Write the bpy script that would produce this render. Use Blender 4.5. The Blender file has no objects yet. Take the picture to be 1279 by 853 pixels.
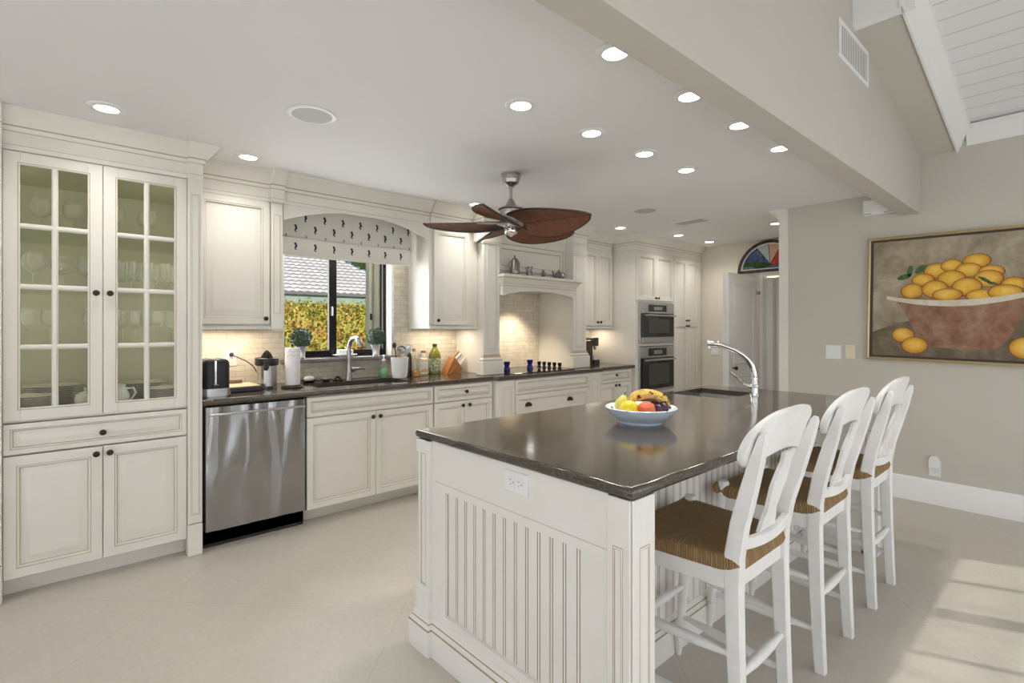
import bpy, bmesh, math, random
from mathutils import Vector, Matrix
S = bpy.context.scene
COL = S.collection
random.seed(7)
PI = math.pi
R = math.radians

# ------------------------------------------------------------------ camera, world, sun, daylight, exposure
cam = bpy.data.cameras.new('camera')
cam_o = bpy.data.objects.new('camera', cam); COL.objects.link(cam_o)
cam.sensor_width = 36.0
cam.lens = 644.4 / 1279.0 * 36.0
cam.shift_y = (409.0 - 426.5) / 1279.0
cam.clip_start = 0.05
cam_o.location = (0, 0, 1.35)
cam_o.rotation_euler = (R(90), 0, R(48.2))
S.camera = cam_o

S.view_settings.view_transform = 'Standard'
S.view_settings.look = 'None'
S.view_settings.gamma = 1.0
S.view_settings.use_curve_mapping = False
S.view_settings.exposure = 1.10
S.cycles.use_denoising = True
S.cycles.max_bounces = 10
S.cycles.transparent_max_bounces = 24
S.cycles.sample_clamp_indirect = 4.0
S.cycles.blur_glossy = 0.5

w = bpy.data.worlds.new('world'); S.world = w; w.use_nodes = True
nt = w.node_tree
bg = nt.nodes['Background']
sky = nt.nodes.new('ShaderNodeTexSky')
sky.sky_type = 'HOSEK_WILKIE'
sky.sun_direction = Vector((0.672, 0.288, 0.682)).normalized()
sky.turbidity = 3.0
sky.ground_albedo = 0.4
nt.links.new(sky.outputs[0], bg.inputs[0])
bg.inputs[1].default_value = 1.0

def light(name, typ, loc, energy, color=(1, 1, 1), rot=(0, 0, 0), **kw):
    d = bpy.data.lights.new(name, typ)
    d.energy = energy; d.color = color
    for k, v in kw.items(): setattr(d, k, v)
    o = bpy.data.objects.new(name, d); COL.objects.link(o)
    o.location = loc; o.rotation_euler = rot
    return o

sun = light('sun', 'SUN', (6, 2, 8), 2.3, (1.0, 0.95, 0.88), angle=R(0.6))
sun.rotation_euler = Vector((0.672, 0.288, 0.682)).to_track_quat('Z', 'Y').to_euler()
# daylight coming in through the big openings behind and to the right of the camera
light('daylight_rear', 'AREA', (-0.9, -2.93, 1.25), 255, (0.985, 0.975, 1.0), (R(-90), 0, 0), shape='RECTANGLE', size=5.2, size_y=2.1)
light('daylight_right', 'AREA', (1.55, 1.8, 1.2), 26, (0.97, 0.98, 1.0), (0, R(90), 0), shape='RECTANGLE', size=2.0, size_y=6.0)
light('daylight_sink_window', 'AREA', (-4.36, 1.84, 1.55), 9, (0.95, 0.98, 1.0), (0, R(-90), 0), shape='RECTANGLE', size=0.78, size_y=0.85)

# ------------------------------------------------------------------ helpers
class MB:
    """collects faces for ONE mesh object"""
    def __init__(s): s.v = []; s.f = []; s.m = []; s.uv = {}
    def add(s, vs, fs, m=0):
        b = len(s.v); s.v.extend([tuple(p) for p in vs])
        for i, f in enumerate(fs):
            s.f.append([b + k for k in f]); s.m.append(m[i] if isinstance(m, list) else m)
    def box(s, x0, x1, y0, y1, z0, z1, m=0, c=0.0):
        if x0 > x1: x0, x1 = x1, x0
        if y0 > y1: y0, y1 = y1, y0
        if z0 > z1: z0, z1 = z1, z0
        c = min(c, (x1-x0)*.45, (y1-y0)*.45, (z1-z0)*.45)
        if c <= 0:
            vs = [(x, y, z) for x in (x0, x1) for y in (y0, y1) for z in (z0, z1)]
            s.add(vs, [(0,1,3,2),(4,6,7,5),(0,4,5,1),(2,3,7,6),(0,2,6,4),(1,5,7,3)], m); return
        idx = {}; vs = []
        lo = (x0, y0, z0); hi = (x1, y1, z1)
        for sx in (0, 1):
            for sy in (0, 1):
                for sz in (0, 1):
                    sg = (sx, sy, sz)
                    for ax in range(3):
                        p = []
                        for k in range(3):
                            e = hi[k] if sg[k] else lo[k]
                            if k != ax: e += -c if sg[k] else c
                            p.append(e)
                        idx[(sx, sy, sz, ax)] = len(vs); vs.append(p)
        fs = []
        for ax in range(3):
            o1, o2 = [k for k in range(3) if k != ax]
            for sg in (0, 1):
                q = []
                for a, b in ((0,0),(1,0),(1,1),(0,1)):
                    t = [0,0,0]; t[ax] = sg; t[o1] = a; t[o2] = b
                    q.append(idx[(*t, ax)])
                fs.append(q)
        for ax in range(3):
            o1, o2 = [k for k in range(3) if k != ax]
            for a in (0, 1):
                for b in (0, 1):
                    t0 = [0,0,0]; t0[o1] = a; t0[o2] = b; t1 = list(t0); t1[ax] = 1
                    fs.append([idx[(*t0, o1)], idx[(*t0, o2)], idx[(*t1, o2)], idx[(*t1, o1)]])
        for sx in (0, 1):
            for sy in (0, 1):
                for sz in (0, 1): fs.append([idx[(sx, sy, sz, k)] for k in range(3)])
        s.add(vs, fs, m)
    def lathe(s, prof, o=(0,0,0), ax=(0,0,1), seg=24, m=0, a0=0.0, sy=1.0):
        ax = Vector(ax).normalized(); o = Vector(o)
        u = ax.orthogonal().normalized() if abs(ax.z) < .999 else Vector((1,0,0)); w_ = ax.cross(u)
        rings = []; vs = []
        for r, z in prof:
            if r < 1e-6: rings.append([len(vs)]); vs.append(o + ax*z)
            else:
                rings.append(list(range(len(vs), len(vs)+seg)))
                for k in range(seg):
                    a = a0 + 2*PI*k/seg
                    vs.append(o + ax*z + u*(r*math.cos(a)) + w_*(r*sy*math.sin(a)))
        fs = []; ms = []
        for i in range(len(rings)-1):
            A, B = rings[i], rings[i+1]
            mm = m[i] if isinstance(m, list) else m
            for k in range(seg):
                k2 = (k+1) % seg
                if len(A) == 1 and len(B) == 1: continue
                if len(A) == 1: fs.append((A[0], B[k], B[k2]))
                elif len(B) == 1: fs.append((A[k], A[k2], B[0]))
                else: fs.append((A[k], A[k2], B[k2], B[k]))
                ms.append(mm)
        s.add(vs, fs, ms)
    def tube(s, pts, r, seg=10, m=0, caps=True, flat=1.0, up=None):
        pts = [Vector(p) for p in pts]; n = len(pts)
        rs = r if isinstance(r, (list, tuple)) else [r]*n
        vs = []; u = None
        for i in range(n):
            t = (pts[min(i+1, n-1)] - pts[max(i-1, 0)]).normalized()
            if u is None:
                u = Vector(up) if up else t.orthogonal()
                u = (u - t*u.dot(t)).normalized()
            else: u = (u - t*u.dot(t)).normalized()
            b = t.cross(u)
            for k in range(seg):
                a = 2*PI*k/seg
                vs.append(pts[i] + (u*math.cos(a) + b*(flat*math.sin(a)))*rs[i])
        fs = []
        for i in range(n-1):
            for k in range(seg):
                k2 = (k+1) % seg
                fs.append((i*seg+k, i*seg+k2, (i+1)*seg+k2, (i+1)*seg+k))
        if caps: fs.append(list(range(seg))); fs.append(list(range((n-1)*seg, n*seg)))
        s.add(vs, fs, m)
    def bar(s, pts, secs, m=0, up=(0,1,0)):
        """rectangular section along a path; secs = (half along up, half across)"""
        pts = [Vector(p) for p in pts]; n = len(pts); vs = []
        up = Vector(up)
        for i in range(n):
            t = (pts[min(i+1, n-1)] - pts[max(i-1, 0)]).normalized()
            u = (up - t*up.dot(t)).normalized(); b = t.cross(u)
            hu, hb = secs[i] if isinstance(secs[0], (list, tuple)) else secs
            k = .22*min(hu, hb)
            for a, c in ((hu-k, hb), (hu, hb-k), (hu, -hb+k), (hu-k, -hb), (-hu+k, -hb), (-hu, -hb+k), (-hu, hb-k), (-hu+k, hb)):
                vs.append(pts[i] + u*a + b*c)
        fs = []
        for i in range(n-1):
            for k in range(8):
                k2 = (k+1) % 8
                fs.append((i*8+k, i*8+k2, (i+1)*8+k2, (i+1)*8+k))
        fs.append(list(range(8))); fs.append(list(range((n-1)*8, n*8)))
        s.add(vs, fs, m)
    def prism(s, poly, P, d0, d1, m=0, mside=None, cap0=True):
        n = len(poly)
        vs = [P(a, b, d0) for a, b in poly] + [P(a, b, d1) for a, b in poly]
        fs = [list(range(n, 2*n))]; ms = [m]
        if cap0: fs.append(list(range(n))); ms.append(m)
        for k in range(n):
            k2 = (k+1) % n
            fs.append((k, k2, n+k2, n+k)); ms.append(m if mside is None else mside)
        s.add(vs, fs, ms)
    def panel(s, P, a0, a1, b0, b1, d0, rings):
        """nested rectangular rings (inset, depth, mat): raised-panel doors, pilasters, trays"""
        vs = []; fs = []; ms = []
        for ins, d, *_ in rings:
            vs += [P(a0+ins, b0+ins, d0+d), P(a1-ins, b0+ins, d0+d), P(a1-ins, b1-ins, d0+d), P(a0+ins, b1-ins, d0+d)]
        for i in range(1, len(rings)):
            mm = rings[i][2] if len(rings[i]) > 2 else 0
            for k in range(4):
                k2 = (k+1) % 4; A = (i-1)*4; B = i*4
                fs.append((A+k, A+k2, B+k2, B+k)); ms.append(mm)
        n = (len(rings)-1)*4
        fs.append((n, n+1, n+2, n+3)); ms.append(rings[-1][2] if len(rings[-1]) > 2 else 0)
        fs.append((3, 2, 1, 0)); ms.append(0)
        s.add(vs, fs, ms)
    def strip(s, P, prof, b0, b1):
        """profile (a, d, mat) swept from b0 to b1: beadboard"""
        vs = []; fs = []; ms = []
        for a, d, *_ in prof: vs += [P(a, b0, d), P(a, b1, d)]
        for i in range(1, len(prof)):
            fs.append((2*i-2, 2*i, 2*i+1, 2*i-1)); ms.append(prof[i][2] if len(prof[i]) > 2 else 0)
        s.add(vs, fs, ms)
    def sweep(s, path, prof, mats=0, closed=False, caps=True):
        """path of (x, y, ox, oy): a profile of (p, z) runs along it, pushed out by p*(ox, oy)"""
        n = len(path); k = len(prof); vs = []
        for x, y, ox, oy in path:
            for p, z in prof: vs.append((x + p*ox, y + p*oy, z))
        fs = []; ms = []
        for i in range(n if closed else n-1):
            j = (i+1) % n
            for q in range(k-1):
                fs.append((i*k+q, j*k+q, j*k+q+1, i*k+q+1)); ms.append(mats[q] if isinstance(mats, list) else mats)
        if caps and not closed:
            fs.append(list(range(k))); ms.append(0); fs.append(list(range((n-1)*k, n*k))); ms.append(0)
        s.add(vs, fs, ms)
    def ball(s, o, r, m=0, seg=16, rings=10, sc=(1,1,1)):
        o = Vector(o); vs = []; fs = []
        vs.append(o + Vector((0, 0, -r*sc[2])))
        for i in range(1, rings):
            t = PI*i/rings
            for k in range(seg):
                a = 2*PI*k/seg
                vs.append(o + Vector((r*sc[0]*math.sin(t)*math.cos(a), r*sc[1]*math.sin(t)*math.sin(a), -r*sc[2]*math.cos(t))))
        vs.append(o + Vector((0, 0, r*sc[2]))); top = len(vs)-1
        for k in range(seg):
            fs.append((0, 1+(k+1) % seg, 1+k)); fs.append((top, top-seg+k, top-seg+(k+1) % seg))
        for i in range(rings-2):
            for k in range(seg):
                k2 = (k+1) % seg
                fs.append((1+i*seg+k, 1+i*seg+k2, 1+(i+1)*seg+k2, 1+(i+1)*seg+k))
        s.add(vs, fs, m)
    def rot(s, M, start=0):
        for i in range(start, len(s.v)): s.v[i] = tuple(M @ Vector(s.v[i]))

def mesh_obj(name, mb, mats, parent=None, base=(0, 0, 0), angle=35, recalc=True):
    me = bpy.data.meshes.new(name)
    bx, by, bz = base
    me.from_pydata([(x-bx, y-by, z-bz) for x, y, z in mb.v], [], mb.f)
    for mt in (mats if isinstance(mats, (list, tuple)) else [mats]): me.materials.append(mt)
    me.polygons.foreach_set('material_index', mb.m)
    if mb.uv:
        uvl = me.uv_layers.new(name='uv')
        for p in me.polygons:
            u = mb.uv.get(p.index)
            if u:
                for li, q in zip(p.loop_indices, u): uvl.data[li].uv = q
    if recalc:
        bm = bmesh.new(); bm.from_mesh(me)
        bmesh.ops.recalc_face_normals(bm, faces=bm.faces); bm.to_mesh(me); bm.free()
    me.polygons.foreach_set('use_smooth', [True]*len(me.polygons))
    me.set_sharp_from_angle(angle=R(angle))
    o = bpy.data.objects.new(name, me); COL.objects.link(o)
    if parent is not None: o.parent = parent
    return o

def tag(o, label=None, cat=None, group=None, kind=None):
    if label: o['label'] = label
    if cat: o['category'] = cat
    if group: o['group'] = group
    if kind: o['kind'] = kind
    return o

def thing(name, label, cat, loc, group=None, rz=0):
    o = bpy.data.objects.new(name, None); COL.objects.link(o)
    o.empty_display_size = 0.1
    o.location = loc; o.rotation_euler = (0, 0, rz)
    return tag(o, label, cat, group)

def part(t, name, mb, mats, label=None, local=False, **kw):
    """a mesh under thing or part t; coordinates given in world space unless local"""
    top = t
    while top.parent is not None: top = top.parent
    o = mesh_obj(name, mb, mats, t, (0, 0, 0) if local else tuple(top.location), **kw)
    if label: o['label'] = label
    return o

def solo(name, mb, mats, label, cat, loc, group=None, local=False, **kw):
    o = mesh_obj(name, mb, mats, None, (0, 0, 0) if local else loc, **kw)
    o.location = loc
    return tag(o, label, cat, group)

def struct(name, mb, mats, label=None, **kw):
    o = mesh_obj(name, mb, mats, None, **kw)
    return tag(o, label, None, None, 'structure')

def copy_tree(o, label, loc, rz=None, group=None):
    c = o.copy(); COL.objects.link(c); c.location = loc
    if rz is not None: c.rotation_euler = (0, 0, rz)
    c['label'] = label
    if group: c['group'] = group
    for ch in list(o.children):
        d = ch.copy(); COL.objects.link(d); d.parent = c
        for g in list(ch.children):
            e = g.copy(); COL.objects.link(e); e.parent = d
    return c

PX = lambda a, b, d: (d, a, b)                 # faces +X : a = world y, b = z, d = world x
def PYm(y0): return lambda a, b, d: (a, y0-d, b)   # faces -Y
def PXm(x0): return lambda a, b, d: (x0-d, a, b)   # faces -X

# ------------------------------------------------------------------ materials
def M(name, col, rough=.5, metal=0.0, spec=.5, **kw):
    m = bpy.data.materials.new(name); m.use_nodes = True
    b = m.node_tree.nodes['Principled BSDF']
    b.inputs['Base Color'].default_value = (*col, 1)
    b.inputs['Roughness'].default_value = rough
    b.inputs['Metallic'].default_value = metal
    b.inputs['Specular IOR Level'].default_value = spec
    for k, v in kw.items(): b.inputs[k.replace('_', ' ')].default_value = v
    return m

def N(m, typ, **kw):
    n = m.node_tree.nodes.new(typ)
    for k, v in kw.items(): setattr(n, k, v)
    return n

def L(m, a, b): m.node_tree.links.new(a, b)
def bsdf(m): return m.node_tree.nodes['Principled BSDF']

def ramp(m, fac, stops):
    r = N(m, 'ShaderNodeValToRGB'); e = r.color_ramp.elements
    while len(e) < len(stops): e.new(.5)
    for i, (p, c) in enumerate(stops): e[i].position = p; e[i].color = (*c, 1)
    L(m, fac, r.inputs[0]); return r.outputs[0]

def noise(m, scale, detail=3, rough=.6, vec=None, dist=0):
    n = N(m, 'ShaderNodeTexNoise'); n.inputs['Scale'].default_value = scale
    n.inputs['Detail'].default_value = detail; n.inputs['Roughness'].default_value = rough
    n.inputs['Distortion'].default_value = dist
    if vec is None:
        t = N(m, 'ShaderNodeTexCoord'); vec = t.outputs['Object']
    L(m, vec, n.inputs['Vector']); return n.outputs['Fac']

def coord(m, scale=(1, 1, 1), rot=(0, 0, 0), loc=(0, 0, 0), out='Object'):
    t = N(m, 'ShaderNodeTexCoord'); p = N(m, 'ShaderNodeMapping')
    p.inputs['Scale'].default_value = scale; p.inputs['Rotation'].default_value = rot; p.inputs['Location'].default_value = loc
    L(m, t.outputs[out], p.inputs['Vector']); return p.outputs[0]

def bump(m, h, strength=.2, dist=.01):
    b = N(m, 'ShaderNodeBump'); b.inputs['Strength'].default_value = strength; b.inputs['Distance'].default_value = dist
    L(m, h, b.inputs['Height']); L(m, b.outputs[0], bsdf(m).inputs['Normal'])

def mottled(name, c1, c2, scale, rough=.5, metal=0.0, bmp=0, vec=None, lo=.35, hi=.65, **kw):
    m = M(name, c1, rough, metal, **kw)
    f = noise(m, scale, 4, .6, coord(m, vec) if vec else None)
    L(m, ramp(m, f, [(lo, c1), (hi, c2)]), bsdf(m).inputs['Base Color'])
    if bmp: bump(m, f, bmp)
    return m

CREAM = mottled('cream_paint', (.80, .775, .715), (.775, .745, .68), 2.5, .38)
GLAZE = M('umber_glaze', (.47, .395, .285), .5)
WHITE = mottled('antique_white_paint', (.83, .815, .775), (.80, .78, .73), 3, .4)
IGLAZE = M('island_glaze', (.37, .29, .185), .5)
WALLP = mottled('greige_wall_paint', (.59, .56, .505), (.575, .545, .49), 1.2, .7)
BEIGEP = mottled('beige_passage_paint', (.76, .70, .60), (.74, .68, .58), 1.2, .7)
CEILP = M('ceiling_white_paint', (.88, .88, .89), .8)
TRIMW = M('white_trim_paint', (.86, .86, .86), .4)
CHAIRW = mottled('worn_white_chair_paint', (.86, .86, .86), (.80, .79, .77), 9, .35)
PLASTIC = M('white_plastic', (.85, .85, .85), .35)
DARKSLOT = M('dark_slot', (.04, .035, .03), .6)
BRONZE = M('oil_rubbed_bronze', (.055, .035, .025), .35, .7)
CHROME = M('polished_chrome', (.82, .82, .82), .08, 1.0)
NICKEL = mottled('brushed_nickel', (.50, .48, .45), (.40, .38, .36), 60, .3, 1.0, vec=(1, 1, .05))
PEWTER = mottled('pewter', (.36, .35, .32), (.25, .24, .22), 18, .33, 1.0)
STEEL = mottled('stainless_steel', (.52, .52, .53), (.47, .47, .48), 50, .30, 1.0, vec=(1, 1, .03))
BLACKG = M('black_glass', (.012, .012, .013), .08)
BLACKP = M('black_plastic', (.02, .02, .022), .35)
FRAMEB = M('dark_bronze_window_frame', (.010, .008, .007), .45, 0, .25)
CERAM = M('white_ceramic', (.86, .86, .85), .15)
PORCE = M('cream_porcelain', (.75, .72, .62), .2)
INTERIOR = M('olive_cabinet_interior', (.70, .66, .53), .6)

def counter_mat(name):
    m = M(name, (.05, .038, .028), .10)
    f = noise(m, 160, 4, .7); g = noise(m, 25, 3, .6)
    c = ramp(m, f, [(.30, (.030, .022, .016)), (.55, (.075, .058, .042)), (.75, (.16, .13, .10))])
    L(m, c, bsdf(m).inputs['Base Color'])
    L(m, ramp(m, g, [(.3, (.08, .08, .08)), (.7, (.15, .15, .15))]), bsdf(m).inputs['Roughness'])
    bsdf(m).inputs['Specular IOR Level'].default_value = .75
    return m
STONE = counter_mat('brown_quartz_worktop')

def schlick(m, f0, pwr=4):
    """mirror share of a thin pane, the same from both of its faces"""
    lw = N(m, 'ShaderNodeLayerWeight'); pw = N(m, 'ShaderNodeMath', operation='POWER'); ma = N(m, 'ShaderNodeMath', operation='MULTIPLY_ADD')
    L(m, lw.outputs['Facing'], pw.inputs[0]); pw.inputs[1].default_value = pwr
    L(m, pw.outputs[0], ma.inputs[0]); ma.inputs[1].default_value = 1-f0; ma.inputs[2].default_value = f0
    return ma.outputs[0]

def thin_glass(name, tint, refl=.9):
    m = bpy.data.materials.new(name); m.use_nodes = True; n = m.node_tree.nodes
    n.remove(n['Principled BSDF'])
    tr = N(m, 'ShaderNodeBsdfTransparent'); tr.inputs[0].default_value = (*tint, 1)
    gl = N(m, 'ShaderNodeBsdfGlossy'); gl.inputs['Roughness'].default_value = .03; gl.inputs[0].default_value = (refl, refl, refl, 1)
    mx = N(m, 'ShaderNodeMixShader')
    L(m, schlick(m, .04), mx.inputs[0]); L(m, tr.outputs[0], mx.inputs[1]); L(m, gl.outputs[0], mx.inputs[2])
    L(m, mx.outputs[0], n['Material Output'].inputs[0]); return m
PANE = thin_glass('pane_glass', (.985, .985, .965), .22)
TINTED = thin_glass('sun_dimming_glass', (.60, .61, .60), .3)  # dark tint added to weaken the sun patches on the floor
CLEAR = thin_glass('clear_window_glass', (.98, .99, .98), .10)
SHELFG = thin_glass('green_edge_shelf_glass', (.90, .95, .88))

def stem_glass(name):
    m = bpy.data.materials.new(name); m.use_nodes = True; n = m.node_tree.nodes
    n.remove(n['Principled BSDF'])
    tr = N(m, 'ShaderNodeBsdfTransparent'); tr.inputs[0].default_value = (.985, .985, .98, 1)
    gl = N(m, 'ShaderNodeBsdfGlossy'); gl.inputs['Roughness'].default_value = .06; gl.inputs[0].default_value = (1, 1, 1, 1)
    df = N(m, 'ShaderNodeBsdfDiffuse'); df.inputs[0].default_value = (.9, .92, .9, 1); md = N(m, 'ShaderNodeMixShader'); md.inputs[0].default_value = .45; L(m, gl.outputs[0], md.inputs[1]); L(m, df.outputs[0], md.inputs[2])  # white diffuse share puts the sparkle on the edges into the colour
    mx = N(m, 'ShaderNodeMixShader')
    L(m, schlick(m, .07, 2.2), mx.inputs[0]); L(m, tr.outputs[0], mx.inputs[1]); L(m, md.outputs[0], mx.inputs[2])
    L(m, mx.outputs[0], n['Material Output'].inputs[0]); return m
CRYSTAL = stem_glass('crystal_glass')

def emit(name, col, st):
    m = bpy.data.materials.new(name); m.use_nodes = True
    b = bsdf(m); b.inputs['Base Color'].default_value = (*col, 1)
    b.inputs['Emission Color'].default_value = (*col, 1); b.inputs['Emission Strength'].default_value = st
    return m
LAMP = emit('lamp_lens', (1, .98, .94), 6)

def floor_mat():
    m = M('honed_limestone_tile', (.6, .55, .47), .42)
    v = coord(m, (1, 1, 1), (0, 0, R(45)), (0.0, 0.0, 0))
    br = N(m, 'ShaderNodeTexBrick'); br.offset = 0; br.squash = 1
    L(m, coord(m, (1, 1, 1), (0, 0, R(45)), (0, .662, 0)), br.inputs['Vector'])
    br.inputs['Scale'].default_value = 1; br.inputs['Mortar Size'].default_value = .0022
    br.inputs['Mortar Smooth'].default_value = .3
    br.inputs['Brick Width'].default_value = 1.22; br.inputs['Row Height'].default_value = 1.22
    big = noise(m, 1.6, 5, .6, None, .6); fine = noise(m, 38, 4, .7); spk = noise(m, 70, 2, .5)
    c = ramp(m, big, [(.3, (.535, .50, .445)), (.7, (.60, .56, .505))])
    c2 = ramp(m, fine, [(.35, (.93, .92, .90)), (.7, (1.03, 1.02, 1.01))])
    mu = N(m, 'ShaderNodeMix', data_type='RGBA', blend_type='MULTIPLY'); mu.inputs[0].default_value = 1
    L(m, c, mu.inputs[6]); L(m, c2, mu.inputs[7])
    c3 = ramp(m, spk, [(.74, (1, 1, 1)), (.80, (.62, .55, .46))])
    mu2 = N(m, 'ShaderNodeMix', data_type='RGBA', blend_type='MULTIPLY'); mu2.inputs[0].default_value = 1
    L(m, mu.outputs[2], mu2.inputs[6]); L(m, c3, mu2.inputs[7])
    mx = N(m, 'ShaderNodeMix', data_type='RGBA')
    L(m, br.outputs['Fac'], mx.inputs[0]); L(m, mu2.outputs[2], mx.inputs[6]); mx.inputs[7].default_value = (.47, .43, .37, 1)
    L(m, mx.outputs[2], bsdf(m).inputs['Base Color'])
    L(m, ramp(m, big, [(.3, (.34, .34, .34)), (.7, (.48, .48, .48))]), bsdf(m).inputs['Roughness'])
    return m

def tile_mat():
    m = M('tumbled_travertine_tile', (.68, .60, .48), .55)
    t = N(m, 'ShaderNodeTexCoord'); sp = N(m, 'ShaderNodeSeparateXYZ'); cb = N(m, 'ShaderNodeCombineXYZ')
    L(m, t.outputs['Object'], sp.inputs[0])
    ad = N(m, 'ShaderNodeMath', operation='ADD'); L(m, sp.outputs[0], ad.inputs[0]); L(m, sp.outputs[1], ad.inputs[1])
    L(m, ad.outputs[0], cb.inputs[0]); L(m, sp.outputs[2], cb.inputs[1])
    br = N(m, 'ShaderNodeTexBrick'); L(m, cb.outputs[0], br.inputs['Vector'])
    br.inputs['Scale'].default_value = 1; br.inputs['Brick Width'].default_value = .125; br.inputs['Row Height'].default_value = .041
    br.inputs['Mortar Size'].default_value = .0028; br.inputs['Mortar Smooth'].default_value = .4
    br.inputs['Color1'].default_value = (.74, .68, .58, 1); br.inputs['Color2'].default_value = (.66, .60, .50, 1)
    br.inputs['Mortar'].default_value = (.55, .49, .40, 1)
    f = noise(m, 22, 5, .7); c2 = ramp(m, f, [(.3, (.84, .81, .77)), (.7, (1.08, 1.08, 1.08))])
    mu = N(m, 'ShaderNodeMix', data_type='RGBA', blend_type='MULTIPLY'); mu.inputs[0].default_value = 1
    L(m, br.outputs['Color'], mu.inputs[6]); L(m, c2, mu.inputs[7]); L(m, mu.outputs[2], bsdf(m).inputs['Base Color'])
    iv = N(m, 'ShaderNodeMath', operation='SUBTRACT'); iv.inputs[0].default_value = 1; L(m, br.outputs['Fac'], iv.inputs[1])
    bump(m, iv.outputs[0], .35, .004)
    return m
FLOORM = floor_mat(); TILE = tile_mat()

def plank_mat():
    m = M('white_plank_ceiling', (.80, .80, .80), .5)
    sp = N(m, 'ShaderNodeSeparateXYZ'); t = N(m, 'ShaderNodeTexCoord'); L(m, t.outputs['Object'], sp.inputs[0])
    mo = N(m, 'ShaderNodeMath', operation='MODULO'); L(m, sp.outputs[1], mo.inputs[0]); mo.inputs[1].default_value = .145
    ab = N(m, 'ShaderNodeMath', operation='ABSOLUTE'); L(m, mo.outputs[0], ab.inputs[0])
    L(m, ramp(m, ab.outputs[0], [(.0, (.45, .45, .45)), (.010, (.84, .84, .84))]), bsdf(m).inputs['Base Color'])
    return m
PLANK = plank_mat()
# ------------------------------------------------------------------ the setting
XW, TX = -4.22, -4.205          # left wall face, tile face
YB = 6.62                       # back wall face
YP = 5.035                      # painting wall face
XR, YR = 1.6, -3.0              # right and rear walls
CZ = 2.44

m = MB(); m.box(-4.45, XR+.1, YR-.1, 7.3, -.06, 0); struct('floor', m, FLOORM, 'large honed beige limestone floor tiles laid on the diagonal')
m = MB(); m.box(-4.42, -1.0, YR-.1, 7.3, CZ, CZ+.06); struct('ceiling', m, CEILP, 'flat white kitchen ceiling')

# left wall with the sink window opening
WY0, WY1, WZ0, WZ1 = 1.37, 2.305, 1.10, 2.16
m = MB()
m.box(XW-.2, XW, YR, WY0, 0, CZ); m.box(XW-.2, XW, WY1, 7.0, 0, CZ)
m.box(XW-.2, XW, WY0, WY1, 0, WZ0-.03); m.box(XW-.2, XW, WY0, WY1, WZ1, CZ)
struct('wall_left', m, BEIGEP, 'beige kitchen wall behind the cabinets')
m = MB()
for y0, y1, z0, z1 in ((.66, WY0-.012, .916, 1.60), (WY1+.012, 5.085, .916, 2.2), (WY0-.012, WY1+.012, .916, WZ0-.032)):
    m.box(XW+.0005, TX, y0, y1, z0, z1)
struct('wall_backsplash', m, TILE, 'tumbled stone tile backsplash behind the worktop')

# back wall with doorway, passage wall, painting wall
m = MB()
DX0, DX1, DZ = -2.71, -1.97, 2.0
m.box(XW, DX0, YB, YB+.12, 0, CZ); m.box(DX1, -1.80, YB, YB+.12, 0, CZ); m.box(DX0, DX1, YB, YB+.12, DZ, CZ)
struct('wall_back', m, BEIGEP, 'beige passage wall around the far doorway')
m = MB(); m.box(XW, -1.7, 6.98, 7.08, 0, CZ); struct('wall_closet', m, BEIGEP, 'beige wall deep inside the far doorway')
m = MB(); m.box(-2.80, -2.715, YB+.121, 6.979, 0, CZ-.001); struct('wall_closet_side', m, BEIGEP, 'beige side wall inside the far doorway')
m = MB(); m.box(-1.80, -1.70, YP+.13, 6.98, 0, CZ); struct('wall_passage', m, BEIGEP, 'side wall of the back passage behind the painting wall')
m = MB(); m.box(-1.885, XR, YP, YP+.13, 0, 4.2); struct('wall_painting', m, WALLP, 'greige wall that carries the fruit painting')
# cased end of the painting wall with its scrap of crown
m = MB(); m.box(-1.915, -1.835, YP-.012, YP+.14, 0, CZ-.0, c=.004); struct('trim_1', m, CREAM, 'cream casing on the free end of the painting wall')
m = MB()
m.sweep([(-1.915, YP+.16, -1, 0), (-1.915, YP-.012, -1, 0), (-1.915, YP-.0125, -.6, -.15), (-1.835, YP-.012, 0, -.15)],
        [(0, CZ-.105), (.008, CZ-.10), (.012, CZ-.085), (.03, CZ-.06), (.075, CZ-.025), (.085, CZ-.015), (.085, CZ-.001), (0, CZ-.001)])
struct('trim_2', m, CREAM, 'short crown moulding at the free end of the painting wall')
# right and rear walls with their big glazed openings
m = MB()
m.box(XR, XR+.12, YR, -1.35, 0, 4.6); m.box(XR, XR+.12, 4.97, YP, 0, 4.6); m.box(XR, XR+.12, -1.35, 4.97, 2.3, 4.6)
struct('wall_right', m, WALLP, 'greige wall with french windows')
m = MB()
m.box(-4.42, -3.6, YR-.12, YR, 0, 4.6); m.box(1.4, XR+.12, YR-.12, YR, 0, 4.6); m.box(-3.6, 1.4, YR-.12, YR, 2.3, 4.6)
struct('wall_rear', m, WALLP, 'greige wall with wide glass doors')
m = MB()
for k in range(8):
    y = -1.35 + k*.9; m.box(XR+.02, XR+.09, y-.045, y+.045, 0, 2.3)
for k in range(7):
    y = -1.35 + k*.9 + .45; m.box(XR+.04, XR+.07, y-.012, y+.012, .1, 2.3)
for z in (.05, .6, 1.15, 1.7, 2.25): m.box(XR+.04, XR+.07, -1.35, 4.96, z-(.05 if z in (.05, 2.25) else .014), z+(.05 if z in (.05, 2.25) else .014))
w2 = struct('window_2', m, TRIMW, 'white french window frames in the right wall')
m = MB(); m.box(XR+.053, XR+.057, -1.35, 4.96, .05, 2.25); part(w2, 'pane', m, TINTED, 'unseen panes added to dim the sun')
m = MB()
for x in (-3.55, -2.3, -1.1, .1, 1.36): m.box(x-.04, x+.04, YR-.09, YR-.03, 0, 2.3)
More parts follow.
